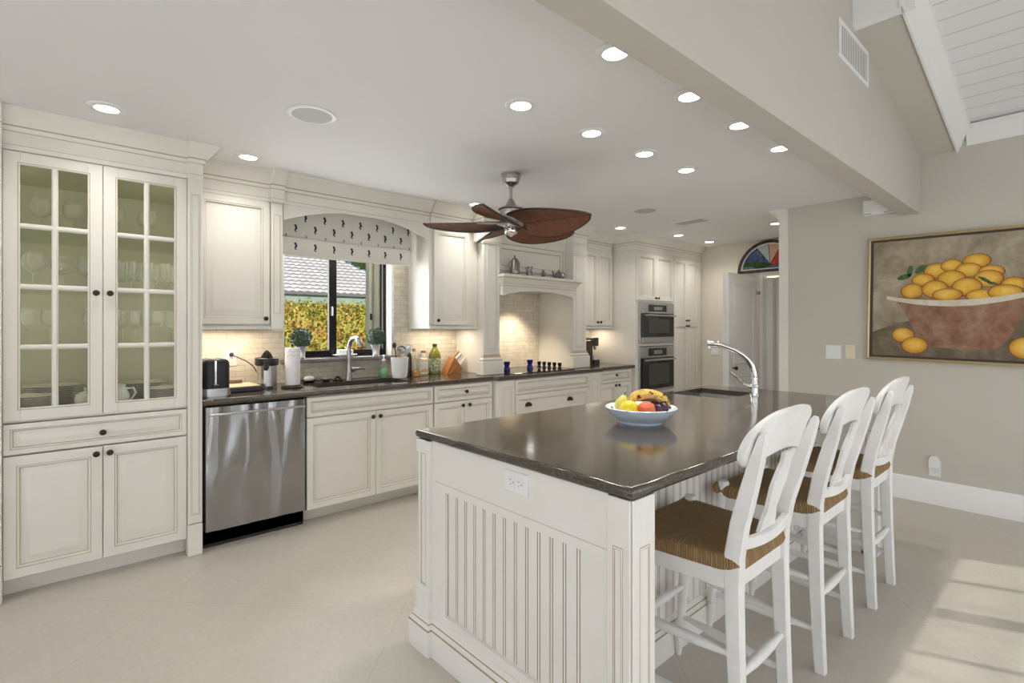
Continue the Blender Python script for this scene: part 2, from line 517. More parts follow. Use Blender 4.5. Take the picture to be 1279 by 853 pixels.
m.box(-3.6, 1.4, YR-.09, YR-.03, 2.22, 2.3); m.box(-3.6, 1.4, YR-.09, YR-.03, 0, .07)
struct('window_3', m, TRIMW, 'white frames of the wide glass doors')

# dropped header between kitchen and living room, vaulted plank ceiling, its soffit and crown
m = MB(); m.box(-1.008, -.873, YR, YP, 2.237, 4.75, c=.006); struct('wall_header', m, WALLP, 'long greige dropped header between kitchen and vaulted room')
SL = .212
zs = lambda y: 2.668 + SL*(YP-y)
def slab(mb, x0, x1, y0, y1, dz0, dz1):
    vs = [(x, y, zs(y)+dz) for x in (x0, x1) for y in (y0, y1) for dz in (dz0, dz1)]
    mb.add(vs, [(0,1,3,2),(4,6,7,5),(0,4,5,1),(2,3,7,6),(0,2,6,4),(1,5,7,3)], 0)
m = MB(); slab(m, -.873, XR, YR, YP, .16, .22); struct('ceiling_vault', m, PLANK, 'sloping white plank ceiling')
m = MB(); slab(m, -.873, -.66, 3.36, YP, 0, .16); struct('wall_soffit', m, WALLP, 'greige soffit box along the header under the plank ceiling')
def slope_crown(mb, x0, y0, y1):
    prof = [(0, -.012), (.012, -.012), (.016, .01), (.03, .03), (.036, .05), (.075, .105), (.085, .115), (.085, .16), (0, .16)]
    vs = []
    for y in (y0, y1):
        for p, dz in prof: vs.append((x0+p, y, zs(y)+dz))
    n = len(prof)
    mb.add(vs, [(k, k+1, n+k+1, n+k) for k in range(n-1)] + [tuple(range(n)), tuple(range(n, 2*n))], 0)
m = MB(); slope_crown(m, -.66, 3.30, YP); struct('trim_3', m, TRIMW, 'white crown moulding sloping along the soffit')
m = MB(); zc = zs(YP)
m.sweep([(-.60, YP, 0, -1), (XR, YP, 0, -1)], [(0, zc+.02), (.012, zc+.02), (.02, zc+.05), (.06, zc+.11), (.075, zc+.125), (.075, zc+.158), (0, zc+.158)])
struct('trim_4', m, TRIMW, 'white crown moulding across the painting wall')
m = MB(); slab(m, -.873, -.60, 3.31, 3.36, -.012, .16); struct('trim_5', m, TRIMW, 'white moulding closing the near end of the soffit')

# tall baseboard
m = MB()
m.sweep([(-1.83, YP, 0, -1), (XR, YP, 0, -1)], [(0, 0), (.018, 0), (.018, .145), (.014, .152), (.014, .168), (.010, .176), (.006, .182), (0, .184)])
struct('baseboard_painting', m, TRIMW, 'tall white moulded baseboard under the painting')

# sink window: reveal lining, sill, sliding frame, panes
m = MB()
m.box(-4.42, XW+.002, WY1+.001, WY1+.012, WZ0, WZ1); m.box(-4.42, XW+.002, WY0-.012, WY0-.001, WZ0, WZ1)
m.box(-4.42, XW+.002, WY0, WY1, WZ1-.012, WZ1-.001)
struct('trim_6', m, TRIMW, 'white reveal lining of the sink window')
m = MB(); m.box(-4.40, -4.10, WY0-.04, WY1+.04, WZ0-.028, WZ0, c=.005); struct('trim_7', m, mottled('grey_stone_sill', (.20, .19, .18), (.13, .12, .11), 30, .25), 'dark grey stone sill under the sink window')
m = MB(); FX = -4.345
for y0, y1 in ((WY0, 1.40), (2.275, WY1)): m.box(FX-.03, FX+.02, y0, y1, WZ0, WZ1-.012)
m.box(FX-.03, FX+.02, 1.40, 2.275, WZ0, WZ0+.035); m.box(FX-.03, FX+.02, 1.40, 2.275, WZ1-.05, WZ1-.012)
m.box(FX-.005, FX+.025, 1.770, 1.812, WZ0+.03, WZ1-.04); m.box(FX-.03, FX-.004, 1.812, 1.848, WZ0+.03, WZ1-.04)
m.box(FX-.002, FX+.02, 1.40, 1.77, WZ0+.03, WZ0+.055); m.box(FX-.03, FX-.006, 1.84, 2.275, WZ0+.03, WZ0+.05)
wf = struct('window_1', m, FRAMEB, 'dark bronze sliding window over the sink')
m = MB(); m.box(FX+.005, FX+.009, 1.40, 1.775, WZ0+.04, WZ1-.04); part(wf, 'pane', m, CLEAR)
m = MB(); m.box(FX-.018, FX-.014, 1.845, 2.275, WZ0+.04, WZ1-.04); part(wf, 'pane', m, CLEAR)
m = MB(); m.box(FX+.025, FX+.04, 1.783, 1.80, 1.45, 1.53, c=.004); part(wf, 'latch', m, STEEL, 'steel window latch')

# far doorway: casing, folded leaf standing open, bifold leaves in the opening
m = MB()
m.box(DX0-.035, DX0+.004, YB-.015, YB+.13, 0, DZ+.04, c=.003); m.box(DX1-.004, DX1+.05, YB-.015, YB+.13, 0, DZ+.04, c=.003); m.box(DX0, DX1, YB-.0145, YB+.13, DZ-.004, DZ+.04, c=.003)
struct('trim_8', m, TRIMW, 'white casing around the far doorway')
DOORW = M('cool_white_door_paint', (.82, .83, .85), .35)
m = MB()
x0, x1, y0, y1 = -2.83, -2.755, 5.80, 6.56
m.box(x0, x0+.036, y0+.004, y1, .01, 1.985, c=.003)
P = PX
m.panel(P, y0, y1, .01, 1.985, x0+.038, [(0, 0), (0, .034), (.003, .037), (.10, .037)])
for z0, z1 in ((.18, .78), (.92, 1.86)):
    m.panel(P, y0+.12, y1-.12, z0, z1, x1-.001, [(0, 0), (0, .006), (.008, .011), (.02, .004), (.05, .008), (.07, .008)])
d1 = struct('door_1', m, DOORW, 'white panelled folding door leaf standing open before the far doorway')
m = MB(); m.lathe([(.0, 0), (.008, 0), (.008, .03), (.02, .035), (.024, .05), (.016, .062), (0, .064)], (x1, y0+.09, .88), (1, 0, 0), 12); part(d1, 'door_knob', m, BRONZE, 'dark door knob')
m = MB(); m.box(x1-.002, x1+.02, y1-.03, y1+.045, 1.76, 1.80); part(d1, 'hinge', m, STEEL)
m = MB()
zz = [(-2.703, YB+.075), (-2.625, YB+.075), (-2.60, YB+.115), (-2.565, YB+.035), (-2.525, YB+.115), (-2.47, YB+.035), (-2.36, YB+.115), (-2.2, YB+.04)]
for (a, ya), (b, yb) in zip(zz[:-1], zz[1:]):
    m.prism([(a, ya), (b, yb), (b+.004, yb+.022), (a+.004, ya+.022)], lambda p, q, d: (p, q, d), .01, 1.97)
struct('door_2', m, TRIMW, 'cream bifold leaves half folded inside the far doorway')
light('closet_fill_light', 'AREA', (-2.35, 6.86, 2.38), 3.5, (1, .93, .82), (0, 0, 0), shape='RECTANGLE', size=.9, size_y=.14)  # unseen fill light added so the far doorway is not black
# ------------------------------------------------------------------ cabinet pieces
CM = [CREAM, GLAZE]
def door_rings(fw=.055, t=.022, g=.003, s=1.0):
    return [(0, 0), (0, t-.003, 0), (.003, t, 0), (fw-.012*s, t, 0), (fw-.012*s+g, t-.003, 1), (fw-.004*s, t-.002, 0), (fw, t-.012, 0), (fw+g, t-.015, 1),
            (fw+.008*s, t-.015, 0), (fw+.040*s, t-.001, 0), (fw+.0425*s, t-.001, 0)]
def raised(P, a0, a1, b0, b1, d0, fw=.055, t=.022, g=.003):
    s = min(1.0, (min(a1-a0, b1-b0)/2 - fw)/.056)
    m = MB(); m.panel(P, a0, a1, b0, b1, d0, door_rings(fw, t, g, s)); return m
def pilaster(mb, P, a0, a1, b0, b1, d0, t=.03, base=.0, top=0., ins=.35):
    w_ = a1-a0
    mb.panel(P, a0, a1, b0, b1, d0, [(0, 0), (0, t-.002), (.002, t)])
    e = w_*ins*.5
    q = max(.008, (w_-2*e)*.16)
    mb.panel(P, a0+e, a1-e, b0+base, b1-top, d0+t-.004, [(0, 0), (0, .0055), (.0022, .0052, 1), (.004, .0062), (q-.002, .0062), (q, .0052, 1), (q+.002, .0045), (q+.003, .0045)])
def knob_mb(P, a, b, d):
    o = Vector(P(a, b, d)); n = (Vector(P(a, b, d+1)) - o)
    m = MB(); m.lathe([(0, 0), (.007, 0), (.006, .012), (.010, .017), (.0155, .020), (.0155, .025), (.010, .029), (0, .030)], o, n, 14); return m
CROWN = [(0, 2.232), (.004, 2.236), (.004, 2.256), (.0065, 2.258), (.0065, 2.262), (.004, 2.264), (.004, 2.322), (.010, 2.325), (.016, 2.334), (.018, 2.346), (.022, 2.349), (.024, 2.353),
         (.034, 2.362), (.052, 2.385), (.066, 2.405), (.078, 2.420), (.09, 2.430), (.092, 2.436), (.092, 2.4395), (0, 2.4395)]
CRM = [0, 0, 1, 0, 0, 0, 1, 0, 0, 1, 1, 0, 0, 0, 0, 0, 0, 0, 0]

def door(t, P, a0, a1, b0, b1, d0, knob=None, fw=.055, name='door', g=.003):
    d = part(t, name, raised(P, a0, a1, b0, b1, d0, fw, g=g), CM)
    for k in ([knob] if knob and not isinstance(knob[0], tuple) else (knob or [])):
        part(d, 'knob', knob_mb(P, k[0], k[1], d0+.02), BRONZE, 'dark bronze knob' if k is knob else None)
    return d

# ---- glass-fronted china cabinet ------------------------------------------
HX = -3.58
t = thing('china_cabinet', 'tall cream glass-door china cabinet at the far left, full of glassware and plates', 'cabinet', (-3.88, .21, 0))
m = MB()
m.box(XW+.002, HX, -.25, -.232, .1, 2.34); m.box(XW+.002, HX, .657, .675, 0.0, 2.34)
m.box(XW+.002, HX, -.232, .657, .10, .12); m.box(XW+.002, HX-.001, -.232, .657, .872, .895)
m.box(XW+.002, HX-.001, -.232, .657, 2.20, 2.34)
m.box(XW+.002, HX-.02, -.232, .657, .70, .72)
m.box(HX-.02, HX, -.232, -.178, .1, 2.24); m.box(HX-.02, HX, .606, .657, .1, 2.24)
part(t, 'carcass', m, CM)
m = MB(); m.box(XW+.002, XW+.012, -.232, .657, .895, 2.20); m.box(XW+.012, HX-.022, -.232, -.226, .897, 2.20); m.box(XW+.012, HX-.022, .651, .657, .897, 2.20); m.box(XW+.012, HX-.022, -.226, .651, .8955, .90); m.box(XW+.012, HX-.022, -.226, .651, 2.195, 2.1995)
part(t, 'interior_lining', m, INTERIOR, 'olive-toned interior of the cabinet')
m = MB(); m.box(XW+.002, HX-.07, -.232, .657, 0, .1); part(t, 'toe_kick', m, CREAM)
for y0, y1 in ((-.25, -.178), (.603, .675)):
    m = MB(); pilaster(m, PX, y0, y1, .19, 2.26, HX, .05, .05, .12); m.box(HX-.02, HX+.055, y0-.001, y1+.001, 0, .185, c=.003); part(t, 'pilaster', m, CM)
m = MB()
for z in (1.25, 1.555, 1.86): pass
m.sweep([(-3.83, .675, 0, 1), (HX+.05, .675, .55, 1), (HX+.05, .603, .55, 0), (HX+.02, .60, .55, 0), (HX+.02, -.178, .55, 0), (HX+.05, -.178, .55, 0), (HX+.05, -.25, .55, -1), (XW+.01, -.25, 0, -1)], CROWN, CRM)
part(t, 'crown', m, CM)
for y, rz in ((-.221, 28), (.646, -28)):
    light('cabinet_fill_light', 'AREA', (HX-.035, y, 1.55), .55, (1, .96, .88), (0, R(90), R(rz)), shape='RECTANGLE', size=1.2, size_y=.015)  # unseen fill lights added to brighten the cabinet interior
for z in (1.245, 1.55, 1.855):
    m = MB(); m.box(XW+.014, HX-.03, -.224, .649, z, z+.008); part(t, 'glass_shelf', m, SHELFG, 'green-edged glass shelf')
for i, (y0, y1) in enumerate(((-.176, .2095), (.2125, .601))):
    m = MB(); z0, z1 = .884, 2.228; fw = .062
    for b in ((y0, y0+fw, z0, z1), (y1-fw, y1, z0, z1), (y0+fw, y1-fw, z0, z0+fw), (y0+fw, y1-fw, z1-fw, z1)):
        m.box(HX, HX+.02, *b, 0, .0015)
    # glazed sticking round the opening and the muntins
    for q, (ins, d) in enumerate(((fw-.004, .0205), (fw, .016))): pass
    m.panel(PX, y0+fw-.007, y1-fw+.007, z0+fw-.007, z1-fw+.007, HX+.0185, [(0, 0), (0, .003), (.003, .003, 1), (.006, .0015, 1)][:1] + [(0, .0025), (.003, .0025, 1), (.0032, 0)]) if False else None
    e = .004
    for b in ((y0+fw-e-.006, y0+fw-.006, z0+fw-.01, z1-fw+.01), (y1-fw+.006, y1-fw+.006+e, z0+fw-.01, z1-fw+.01)): m.box(HX+.019, HX+.0207, *b, 1)
    for b in ((y0+fw-.01, y1-fw+.01, z0+fw-e-.006, z0+fw-.006), (y0+fw-.01, y1-fw+.01, z1-fw+.006, z1-fw+.006+e)): m.box(HX+.019, HX+.0207, *b, 1)
    ym = (y0+y1)/2
    m.prism([(ym-.013, HX+.008), (ym-.013, HX+.012), (ym-.005, HX+.02), (ym+.005, HX+.02), (ym+.013, HX+.012), (ym+.013, HX+.008)], lambda a, b, d: (b, a, d), z0+fw, z1-fw)
    for k in (1, 2, 3):
        zm = z0+fw + (z1-z0-2*fw)*k/4
        m.prism([(zm-.013, HX+.008), (zm-.013, HX+.012), (zm-.005, HX+.0197), (zm+.005, HX+.0197), (zm+.013, HX+.012), (zm+.013, HX+.008)], lambda a, b, d: (b, d, a), y0+fw, y1-fw)
    d = part(t, 'glass_door', m, CM)
    m = MB(); m.box(HX+.004, HX+.0075, y0+fw-.005, y1-fw+.005, z0+fw-.005, z1-fw+.005); part(d, 'pane', m, PANE)
    part(d, 'knob', knob_mb(PX, (y1-.028) if i == 0 else (y0+.028), 1.535, HX+.02), BRONZE)
door(t, PX, -.176, .601, .716, .868, HX, (.2095, .785), .034, 'drawer')
door(t, PX, -.176, .2095, .100, .708, HX, (.182, .672), .06)
door(t, PX, .2125, .601, .100, .708, HX, (.240, .672), .06)

# ---- wall cabinet left of the window ---------------------------------------
UX = -3.86
def upper(t, y0, y1, doors, knobs, zb=1.372, zt=2.231, rail=True, x=UX):
    m = MB(); m.box(TX+.002, x, y0, y1, zb-.005, 2.34)
    part(t, 'carcass', m, CM)
    m = MB(); m.box(TX+.002, x+.012, y0, y1, zb-.036, zb-.006, c=.004); m.box(TX+.002, x+.018, y0, y1, zb-.036, zb-.028, c=.003); part(t, 'light_rail', m, CM)
    for (a0, a1), k in zip(doors, knobs): door(t, PX, a0, a1, zb, zt, x, k)
t = thing('upper_cabinet', 'cream single-door wall cabinet between the china cabinet and the window', 'cabinet', (-4.0, .95, 1.33))
upper(t, .679, 1.236, [(.70, 1.149)], [(1.118, 1.412)])
m = MB(); pilaster(m, PX, 1.156, 1.234, 1.336, 2.26, UX+.001, .028, .11, .11); part(t, 'pilaster', m, CM)
m = MB(); m.sweep([(UX+.018, .70, .5, 0), (UX+.018, .679+.46, 1, 0), (UX+.045, 1.150, 1, 0), (UX+.045, 1.2405, 1, .0)], CROWN, CRM)
part(t, 'crown', m, CM)

# ---- arched valance over the window ----------------------------------------
t = thing('window_valance', 'cream arched valance board bridging the two wall cabinets above the window', 'valance', (-3.86, 1.84, 2.11))
m = MB(); VY0, VY1 = 1.242, 2.468
n = 24; ys = [VY0 + (VY1-VY0)*k/n for k in range(n+1)]
arc = lambda y: 2.118 + .124*(1-((y-1.855)/.62)**2)
poly = [(y, arc(y)) for y in ys] + [(VY1, 2.34), (VY0, 2.34)]
m.prism(poly, PX, UX-.006, UX+.014); part(t, 'arched_board', m, CM)
m = MB(); m.sweep([(UX+.014, VY0+.002, 1, 0), (UX+.014, VY1-.002, 1, 0)], CROWN, CRM); part(t, 'crown', m, CM)

# ---- wall cabinet right of the window --------------------------------------
t = thing('upper_cabinet', 'cream single-door wall cabinet between the window and the range hood', 'cabinet', (-4.0, 2.75, 1.33))
upper(t, 2.472, 3.012, [(2.515, 2.905)], [(2.548, 1.412)])
m = MB(); m.strip(PX, [(2.4725, UX+.001, 0), (2.478, UX+.004, 0), (2.480, UX+.001, 1), (2.490, UX+.004, 0), (2.492, UX+.001, 1), (2.502, UX+.004, 0), (2.504, UX+.001, 1), (2.513, UX+.001, 0)], 1.385, 2.225)
part(t, 'corner_stile', m, CM)
m = MB(); m.sweep([(UX+.014, 2.472, 1, .0), (UX+.03, 2.474, 1, 0), (UX+.03, 2.50, 1, 0), (UX+.018, 2.52, 1, 0), (UX+.018, 2.93, 1, 0)], CROWN, CRM); part(t, 'crown', m, CM)

# ---- range hood surround ---------------------------------------------------
t = thing('range_hood', 'cream mantel range hood with two tall pilaster columns standing on the worktop over the cooktop', 'range hood', (-3.9, 3.65, .914))
CXF = -3.68
def column(y0, y1, ya, yb, lab=None):
    m = MB()
    m.box(TX+.002, CXF-.03, ya, yb, .9155, 2.33)                  # deep side panel behind
    pilaster(m, PX, y0, y1, 1.09, 2.16, CXF-.03, .03, .045, .03)
    m.box(CXF-.07, CXF+.028, y0-.032, y1+.032, .9155, 1.035, c=.004)   # plinth
    m.sweep([(CXF-.03, y0-.005, 0, -1), (CXF, y0-.005, 1, -1), (CXF, y1+.005, 1, 1), (CXF-.03, y1+.005, 0, 1)],
            [(0, 1.03), (.024, 1.035), (.024, 1.043), (.014, 1.05), (.018, 1.058), (.008, 1.072), (.0, 1.098), (0, 1.1)], [0, 0, 1, 0, 0, 1, 0])
    m.sweep([(CXF-.03, y0-.002, 0, -1), (CXF, y0-.002, 1, -1), (CXF, y1+.002, 1, 1), (CXF-.03, y1+.002, 0, 1)],
            [(0, 2.12), (.008, 2.125), (.010, 2.14), (.004, 2.145), (.004, 2.2), (0, 2.2)], [0, 0, 1, 0, 0])
    m.box(UX+.022, CXF, y0, y1, 2.15, 2.33)
    part(t, 'column', m, CM)
column(2.945, 3.135, 3.016, 3.13)
column(4.172, 4.385, 4.176, 4.36)
m = MB(); m.box(TX+.002, -3.80, 3.132, 4.174, 1.78, 2.33)
m.panel(PX, 3.20, 4.13, 1.90, 2.17, -3.80, [(0, 0), (0, .012), (.006, .018), (.012, .012, 1), (.018, .014), (.05, .014), (.056, .008, 1), (.062, .002), (.08, .002)])
part(t, 'chimney_panel', m, CM)
m = MB(); HXF = -3.60
n = 20; ys = [3.142 + (4.166-3.142)*k/n for k in range(n+1)]
poly = [(3.142, 1.655), (3.19, 1.655)] + [(3.19+(4.118-3.19)*k/n, 1.665 + .045*(1-((k/n-.5)/.5)**2)) for k in range(n+1)] + [(4.118, 1.655), (4.166, 1.655), (4.166, 1.79), (3.142, 1.79)]
m.prism(poly, PX, -3.70, -3.645)
m.box(TX+.002, -3.70, 3.142, 4.166, 1.735, 1.78)
m.box(-3.69, -3.642, 3.142, 4.166, 1.742, 1.746, 1)
part(t, 'arched_apron', m, CM)
m = MB()
m.sweep([(-3.79, 3.142, 0, -.3), (-3.645, 3.142, 1, -.55), (-3.645, 4.166, 1, .55), (-3.79, 4.166, 0, .3)],
        [(-.01, 1.748), (.006, 1.75), (.010, 1.765), (.012, 1.768), (.02, 1.785), (.035, 1.80), (.055, 1.815), (.06, 1.818), (.062, 1.822), (.072, 1.825), (.072, 1.848), (-.10, 1.848)],
        [0, 0, 1, 0, 0, 0, 1, 1, 0, 0, 0])
m.box(-3.795, -3.66, 3.145, 4.163, 1.826, 1.8485)
part(t, 'mantel_shelf', m, CM)
m = MB(); m.sweep([(UX+.02, 2.94, 1, 0), (CXF, 2.942, 1, -.6), (CXF, 3.14, 1, .6), (-3.79, 3.141, 1, .6), (-3.79, 4.168, 1, -.6), (CXF, 4.169, 1, -.6), (CXF, 4.39, 1, .6), (UX+.02, 4.392, 1, .6)], CROWN, CRM)
part(t, 'crown', m, CM)
m = MB(); m.lathe([(0, 0), (.032, 0), (.036, .004), (.036, .008)], (-3.87, 3.72, 1.728), (0, 0, 1), 20); part(t, 'lamp', m, LAMP, 'glowing downlight under the hood')
sp = light('hood_lamp_light', 'SPOT', (-3.90, 3.72, 1.715), 20, (1, .84, .62), (0, R(10), 0), spot_size=R(95), spot_blend=.7, shadow_soft_size=.04)

# ---- wall cabinet right of the hood ----------------------------------------
t = thing('upper_cabinet', 'cream two-door wall cabinet between the range hood and the oven tower', 'cabinet', (-4.0, 4.75, 1.33))
upper(t, 4.43, 5.082, [(4.55, 4.79), (4.793, 5.06)], [(4.762, 1.412), (4.822, 1.412)])
m = MB(); m.sweep([(UX+.02, 4.43, 1, 0), (UX+.02, 5.04, 1, 0)], CROWN, CRM); part(t, 'crown', m, CM)
for y, nm, e in ((.95, 'left', 1.5), (2.72, 'middle', 1.1), (4.8, 'far', 1.1)):
    light('undercabinet_light_'+nm, 'AREA', (-4.02, y, 1.332), e, (1, .84, .64), (0, 0, 0), shape='RECTANGLE', size=.16, size_y=.42)

# ---- oven tower ------------------------------------------------------------
OX = -3.53; OY0, OY1 = 5.09, 6.612
t = thing('oven_tower', 'tall cream cabinet housing two built-in ovens with pantry doors beside them', 'cabinet', (-3.85, 5.85, 0))
m = MB()
oy0, oy1 = 5.158, 5.882                                             # oven bay
m.box(XW+.002, OX, OY0, OY0+.03, 0, 2.34); m.box(XW+.002, OX, OY1-.03, OY1, 0, 2.34)
m.box(XW+.002, OX, OY0+.03, oy0, .1, 2.34); m.box(XW+.002, OX, oy1, OY1-.03, .1, 2.34)
m.box(XW+.002, OX, oy0, oy1, 1.65, 2.34); m.box(XW+.002, OX, oy0, oy1, .1, .575); m.box(XW+.002, OX, oy0, oy1, 1.127, 1.158)
m.box(XW+.002, OX-.07, OY0+.03, OY1-.03, 0, .1)
part(t, 'carcass', m, CM)
m = MB(); pilaster(m, PX, 6.525, 6.61, .1, 2.25, OX, .012, .1, .1); part(t, 'pilaster', m, CM)
m = MB(); m.sweep([(UX+.02, OY0, 0, -1), (OX, OY0, 1, -1), (OX, OY1-.004, 1, 0)], CROWN, CRM); part(t, 'crown', m, CM)
for a0, a1, b0, b1, k in ((5.115, 5.49, 1.675, 2.225, (5.462, 1.705)), (5.493, 5.872, 1.675, 2.225, (5.521, 1.705)),
                          (5.90, 6.205, 1.408, 2.225, (6.18, 1.44)), (6.208, 6.515, 1.408, 2.225, (6.233, 1.44)),
                          (5.90, 6.205, .11, 1.402, (6.18, 1.37)), (6.208, 6.515, .11, 1.402, (6.233, 1.37)),
                          (5.115, 5.49, .11, .56, (5.462, .52)), (5.493, 5.872, .11, .56, (5.521, .52))):
    door(t, PX, a0, a1, b0, b1, OX, k, .05)
def oven(z0, z1, lab, short):
    o = thing('built_in_oven', lab, 'oven', (-3.75, 5.52, z0))
    m = MB(); m.box(-4.1, OX+.002, oy0+.004, oy1-.004, z0+.002, z1-.002); m.box(OX+.002, OX+.022, oy0-.012, oy1+.012, z0, z1, 0, .003); part(o, 'housing', m, STEEL)
    h = z1-z0; zp = z1-(.115 if short else .125)
    m = MB(); m.box(OX+.022, OX+.03, oy0+.17, oy1-.17, zp+.012, z1-.022, c=.003); m.box(OX+.0301, OX+.031, oy0+.27, oy1-.27, zp+.03, z1-.045, 1); part(o, 'control_display', m, [BLACKG, M('grey_display', (.22, .24, .25), .2)], 'black control display')
    m = MB(); zb = z0+(.075 if short else .03)
    m.box(OX+.022, OX+.04, oy0+.02, oy1-.02, zb, zp-.008, 0, .004)
    if short: m.box(OX+.022, OX+.038, oy0+.02, oy1-.02, z0+.01, zb-.004, 1, .003)
    m.box(OX+.0401, OX+.042, oy0+.15, oy1-.13, zb+.05, zp-.085, 2)
    d = part(o, 'oven_door', m, [BLACKG, STEEL, M('oven_window'+str(short), (.06, .062, .065), .12)])
    m = MB(); m.tube([(OX+.072, oy0+.03, zp-.035), (OX+.072, oy1-.03, zp-.035)], .011, 12)
    for y in (oy0+.06, oy1-.06): m.tube([(OX+.038, y, zp-.035), (OX+.072, y, zp-.035)], .008, 8)
    part(d, 'handle', m, STEEL, 'steel bar handle')
oven(1.16, 1.645, 'upper of the two stainless steel wall ovens, the shorter one', True)
oven(.58, 1.122, 'lower of the two stainless steel wall ovens, below the shorter one', False)

# ---- base cabinets ---------------------------------------------------------
BX = -3.575
def carcass(t, y0, y1, x=BX, toe=True, top=.875, hollow=None):
    m = MB()
    if hollow:
        m.box(TX, x, y0, y0+.018, .1, top); m.box(TX, x, y1-.018, y1, .1, top); m.box(TX, x, y0, y1, .1, .12); m.box(x-.02, x, y0, y1, .12, top)
    else: m.box(TX, x, y0, y1, .1, top)
    part(t, 'carcass', m, CM)
    m = MB(); m.box(TX, x-.09, y0, y1, 0, .1); part(t, 'toe_kick', m, CREAM)
t = thing('sink_base_cabinet', 'cream sink base cabinet with two doors between the dishwasher and the narrow drawer unit', 'cabinet', (-3.85, 1.81, 0))
carcass(t, 1.298, 2.322, hollow=True)
door(t, PX, 1.303, 2.318, .735, .868, BX, None, .034, 'false_drawer_front')
door(t, PX, 1.303, 1.810, .1, .727, BX, (1.782, .688)); door(t, PX, 1.813, 2.318, .1, .727, BX, (1.841, .688))
t = thing('base_cabinet', 'cream base cabinet with one drawer over two doors, left of the cooktop cabinet', 'cabinet', (-3.85, 2.63, 0))
carcass(t, 2.325, 2.955)
door(t, PX, 2.330, 2.942, .735, .868, BX, (2.646, .806), .034, 'drawer')
door(t, PX, 2.330, 2.634, .1, .727, BX, (2.608, .69)); door(t, PX, 2.637, 2.942, .1, .727, BX, (2.678, .69))
CBX = -3.52
t = thing('cooktop_base_cabinet', 'cream bumped-out drawer cabinet under the cooktop', 'cabinet', (-3.85, 3.69, 0))
carcass(t, 2.96, 4.425, CBX)
for y0, y1 in ((2.985, 3.165), (4.222, 4.405)):
    m = MB(); pilaster(m, PX, y0, y1, .1, .872, CBX, .02, .06, .06, .4); part(t, 'pilaster', m, CM)
door(t, PX, 3.172, 4.216, .735, .868, CBX, None, .032, 'drawer')
for z0, z1 in ((.42, .727), (.105, .412)):
    d = part(t, 'drawer', raised(PX, 3.172, 4.216, z0, z1, CBX), CM)
    for y in (3.335, 3.915):
        m = MB(); pts = []
        for k in range(13):
            a = PI*k/12; pts.append((y-.045*math.cos(a), .0 + math.sin(a)))
        # half-moon cup pull
        n0 = len(pts); vs = []; zc = z0+.195
        for dx, s_ in ((.019, 1.0), (.032, .9), (.040, .6), (.042, .3)):
            for yy, q in pts: vs.append((CBX+dx, y+(yy-y)*s_, zc + .038*q*s_))
        fs = [(i*n0+k, i*n0+k+1, (i+1)*n0+k+1, (i+1)*n0+k) for i in range(3) for k in range(n0-1)] + [tuple(range(3*n0, 4*n0))]
        m.add(vs, fs); part(d, 'cup_pull', m, BRONZE)
t = thing('base_cabinet', 'small cream base cabinet with drawer and two doors beside the oven tower', 'cabinet', (-3.85, 4.76, 0))
carcass(t, 4.43, 5.086)
door(t, PX, 4.475, 5.04, .735, .868, BX, (4.745, .815), .034, 'drawer')
door(t, PX, 4.475, 4.756, .1, .727, BX, (4.728, .70)); door(t, PX, 4.759, 5.04, .1, .727, BX, (4.79, .70))

# ---- dishwasher ------------------------------------------------------------
t = thing('dishwasher', 'stainless steel dishwasher between the china cabinet and the sink base', 'dishwasher', (-3.85, .99, 0))
m = MB(); m.box(TX+.01, -3.60, .69, 1.294, .02, .872); part(t, 'body', m, BLACKP)
def dish_steel():
    mt = M('dishwasher_steel', (.36, .36, .37), .20, 1.0)
    v = coord(mt, (1, 1.6, .30)); f = noise(mt, 3.4, 1, .4, v, .8); bump(mt, f, 1.0, .09)
    return mt
m = MB(); m.box(-3.60, -3.548, .694, 1.290, .108, .868, 0, .004); d = part(t, 'door', m, dish_steel())
m = MB(); m.box(-3.548, -3.522, .712, 1.284, .812, .826, 0, .004); part(d, 'handle', m, STEEL, 'slim steel bar handle')
m = MB(); m.box(-3.63, -3.60, .692, 1.292, .0, .106); part(t, 'kick_plate', m, BLACKP, 'black kick plate')

# ---- left worktop with sink cut-out ---------------------------------------
def slab_top(m, rects, z0, z1):
    for x0, x1, y0, y1 in rects: m.add([(x0, y0, z1), (x1, y0, z1), (x1, y1, z1), (x0, y1, z1)], [(0, 1, 2, 3)]); m.add([(x0, y0, z0), (x1, y0, z0), (x1, y1, z0), (x0, y1, z0)], [(0, 1, 2, 3)])
def edge_prof(z0, z1, r=.012): return [(-r, z0)] + [(-r + r*math.sin(PI*k/8), (z0+z1)/2 - (z1-z0)/2*math.cos(PI*k/8)) for k in range(1, 8)] + [(-r, z1)]
m = MB(); FE, FB = -3.532, -3.478; z0, z1 = .878, .914; e = .012
SX0, SX1, SY0, SY1 = -4.02, -3.64, 1.45, 2.20
slab_top(m, [(XW+.002, FE-e, .679, SY0), (XW+.002, FE-e, SY1, 2.945), (XW+.002, SX0, SY0, SY1), (SX1, FE-e, SY0, SY1), (XW+.002, FB-e, 2.945, 4.437), (XW+.002, FE-e, 4.437, 5.087)], z0, z1)
m.sweep([(XW+.002, .679, 0, 0), (FE, .679, 1, 0), (FE, 2.935, 1, 0), (FB, 2.945, 1, -1), (FB, 4.437, 1, 1), (FE, 4.447, 1, 0), (FE, 5.087, 1, 0)], edge_prof(z0, z1), caps=False)
m.sweep([(SX0, SY0, 1, 1), (SX1, SY0, -1, 1), (SX1, SY1, -1, -1), (SX0, SY1, 1, -1)], [(0, z1), (0, z0)], closed=True)
solo('worktop', m, STONE, 'long dark brown stone worktop running under the window and wall cabinets', 'worktop', (-3.85, 2.9, .878))
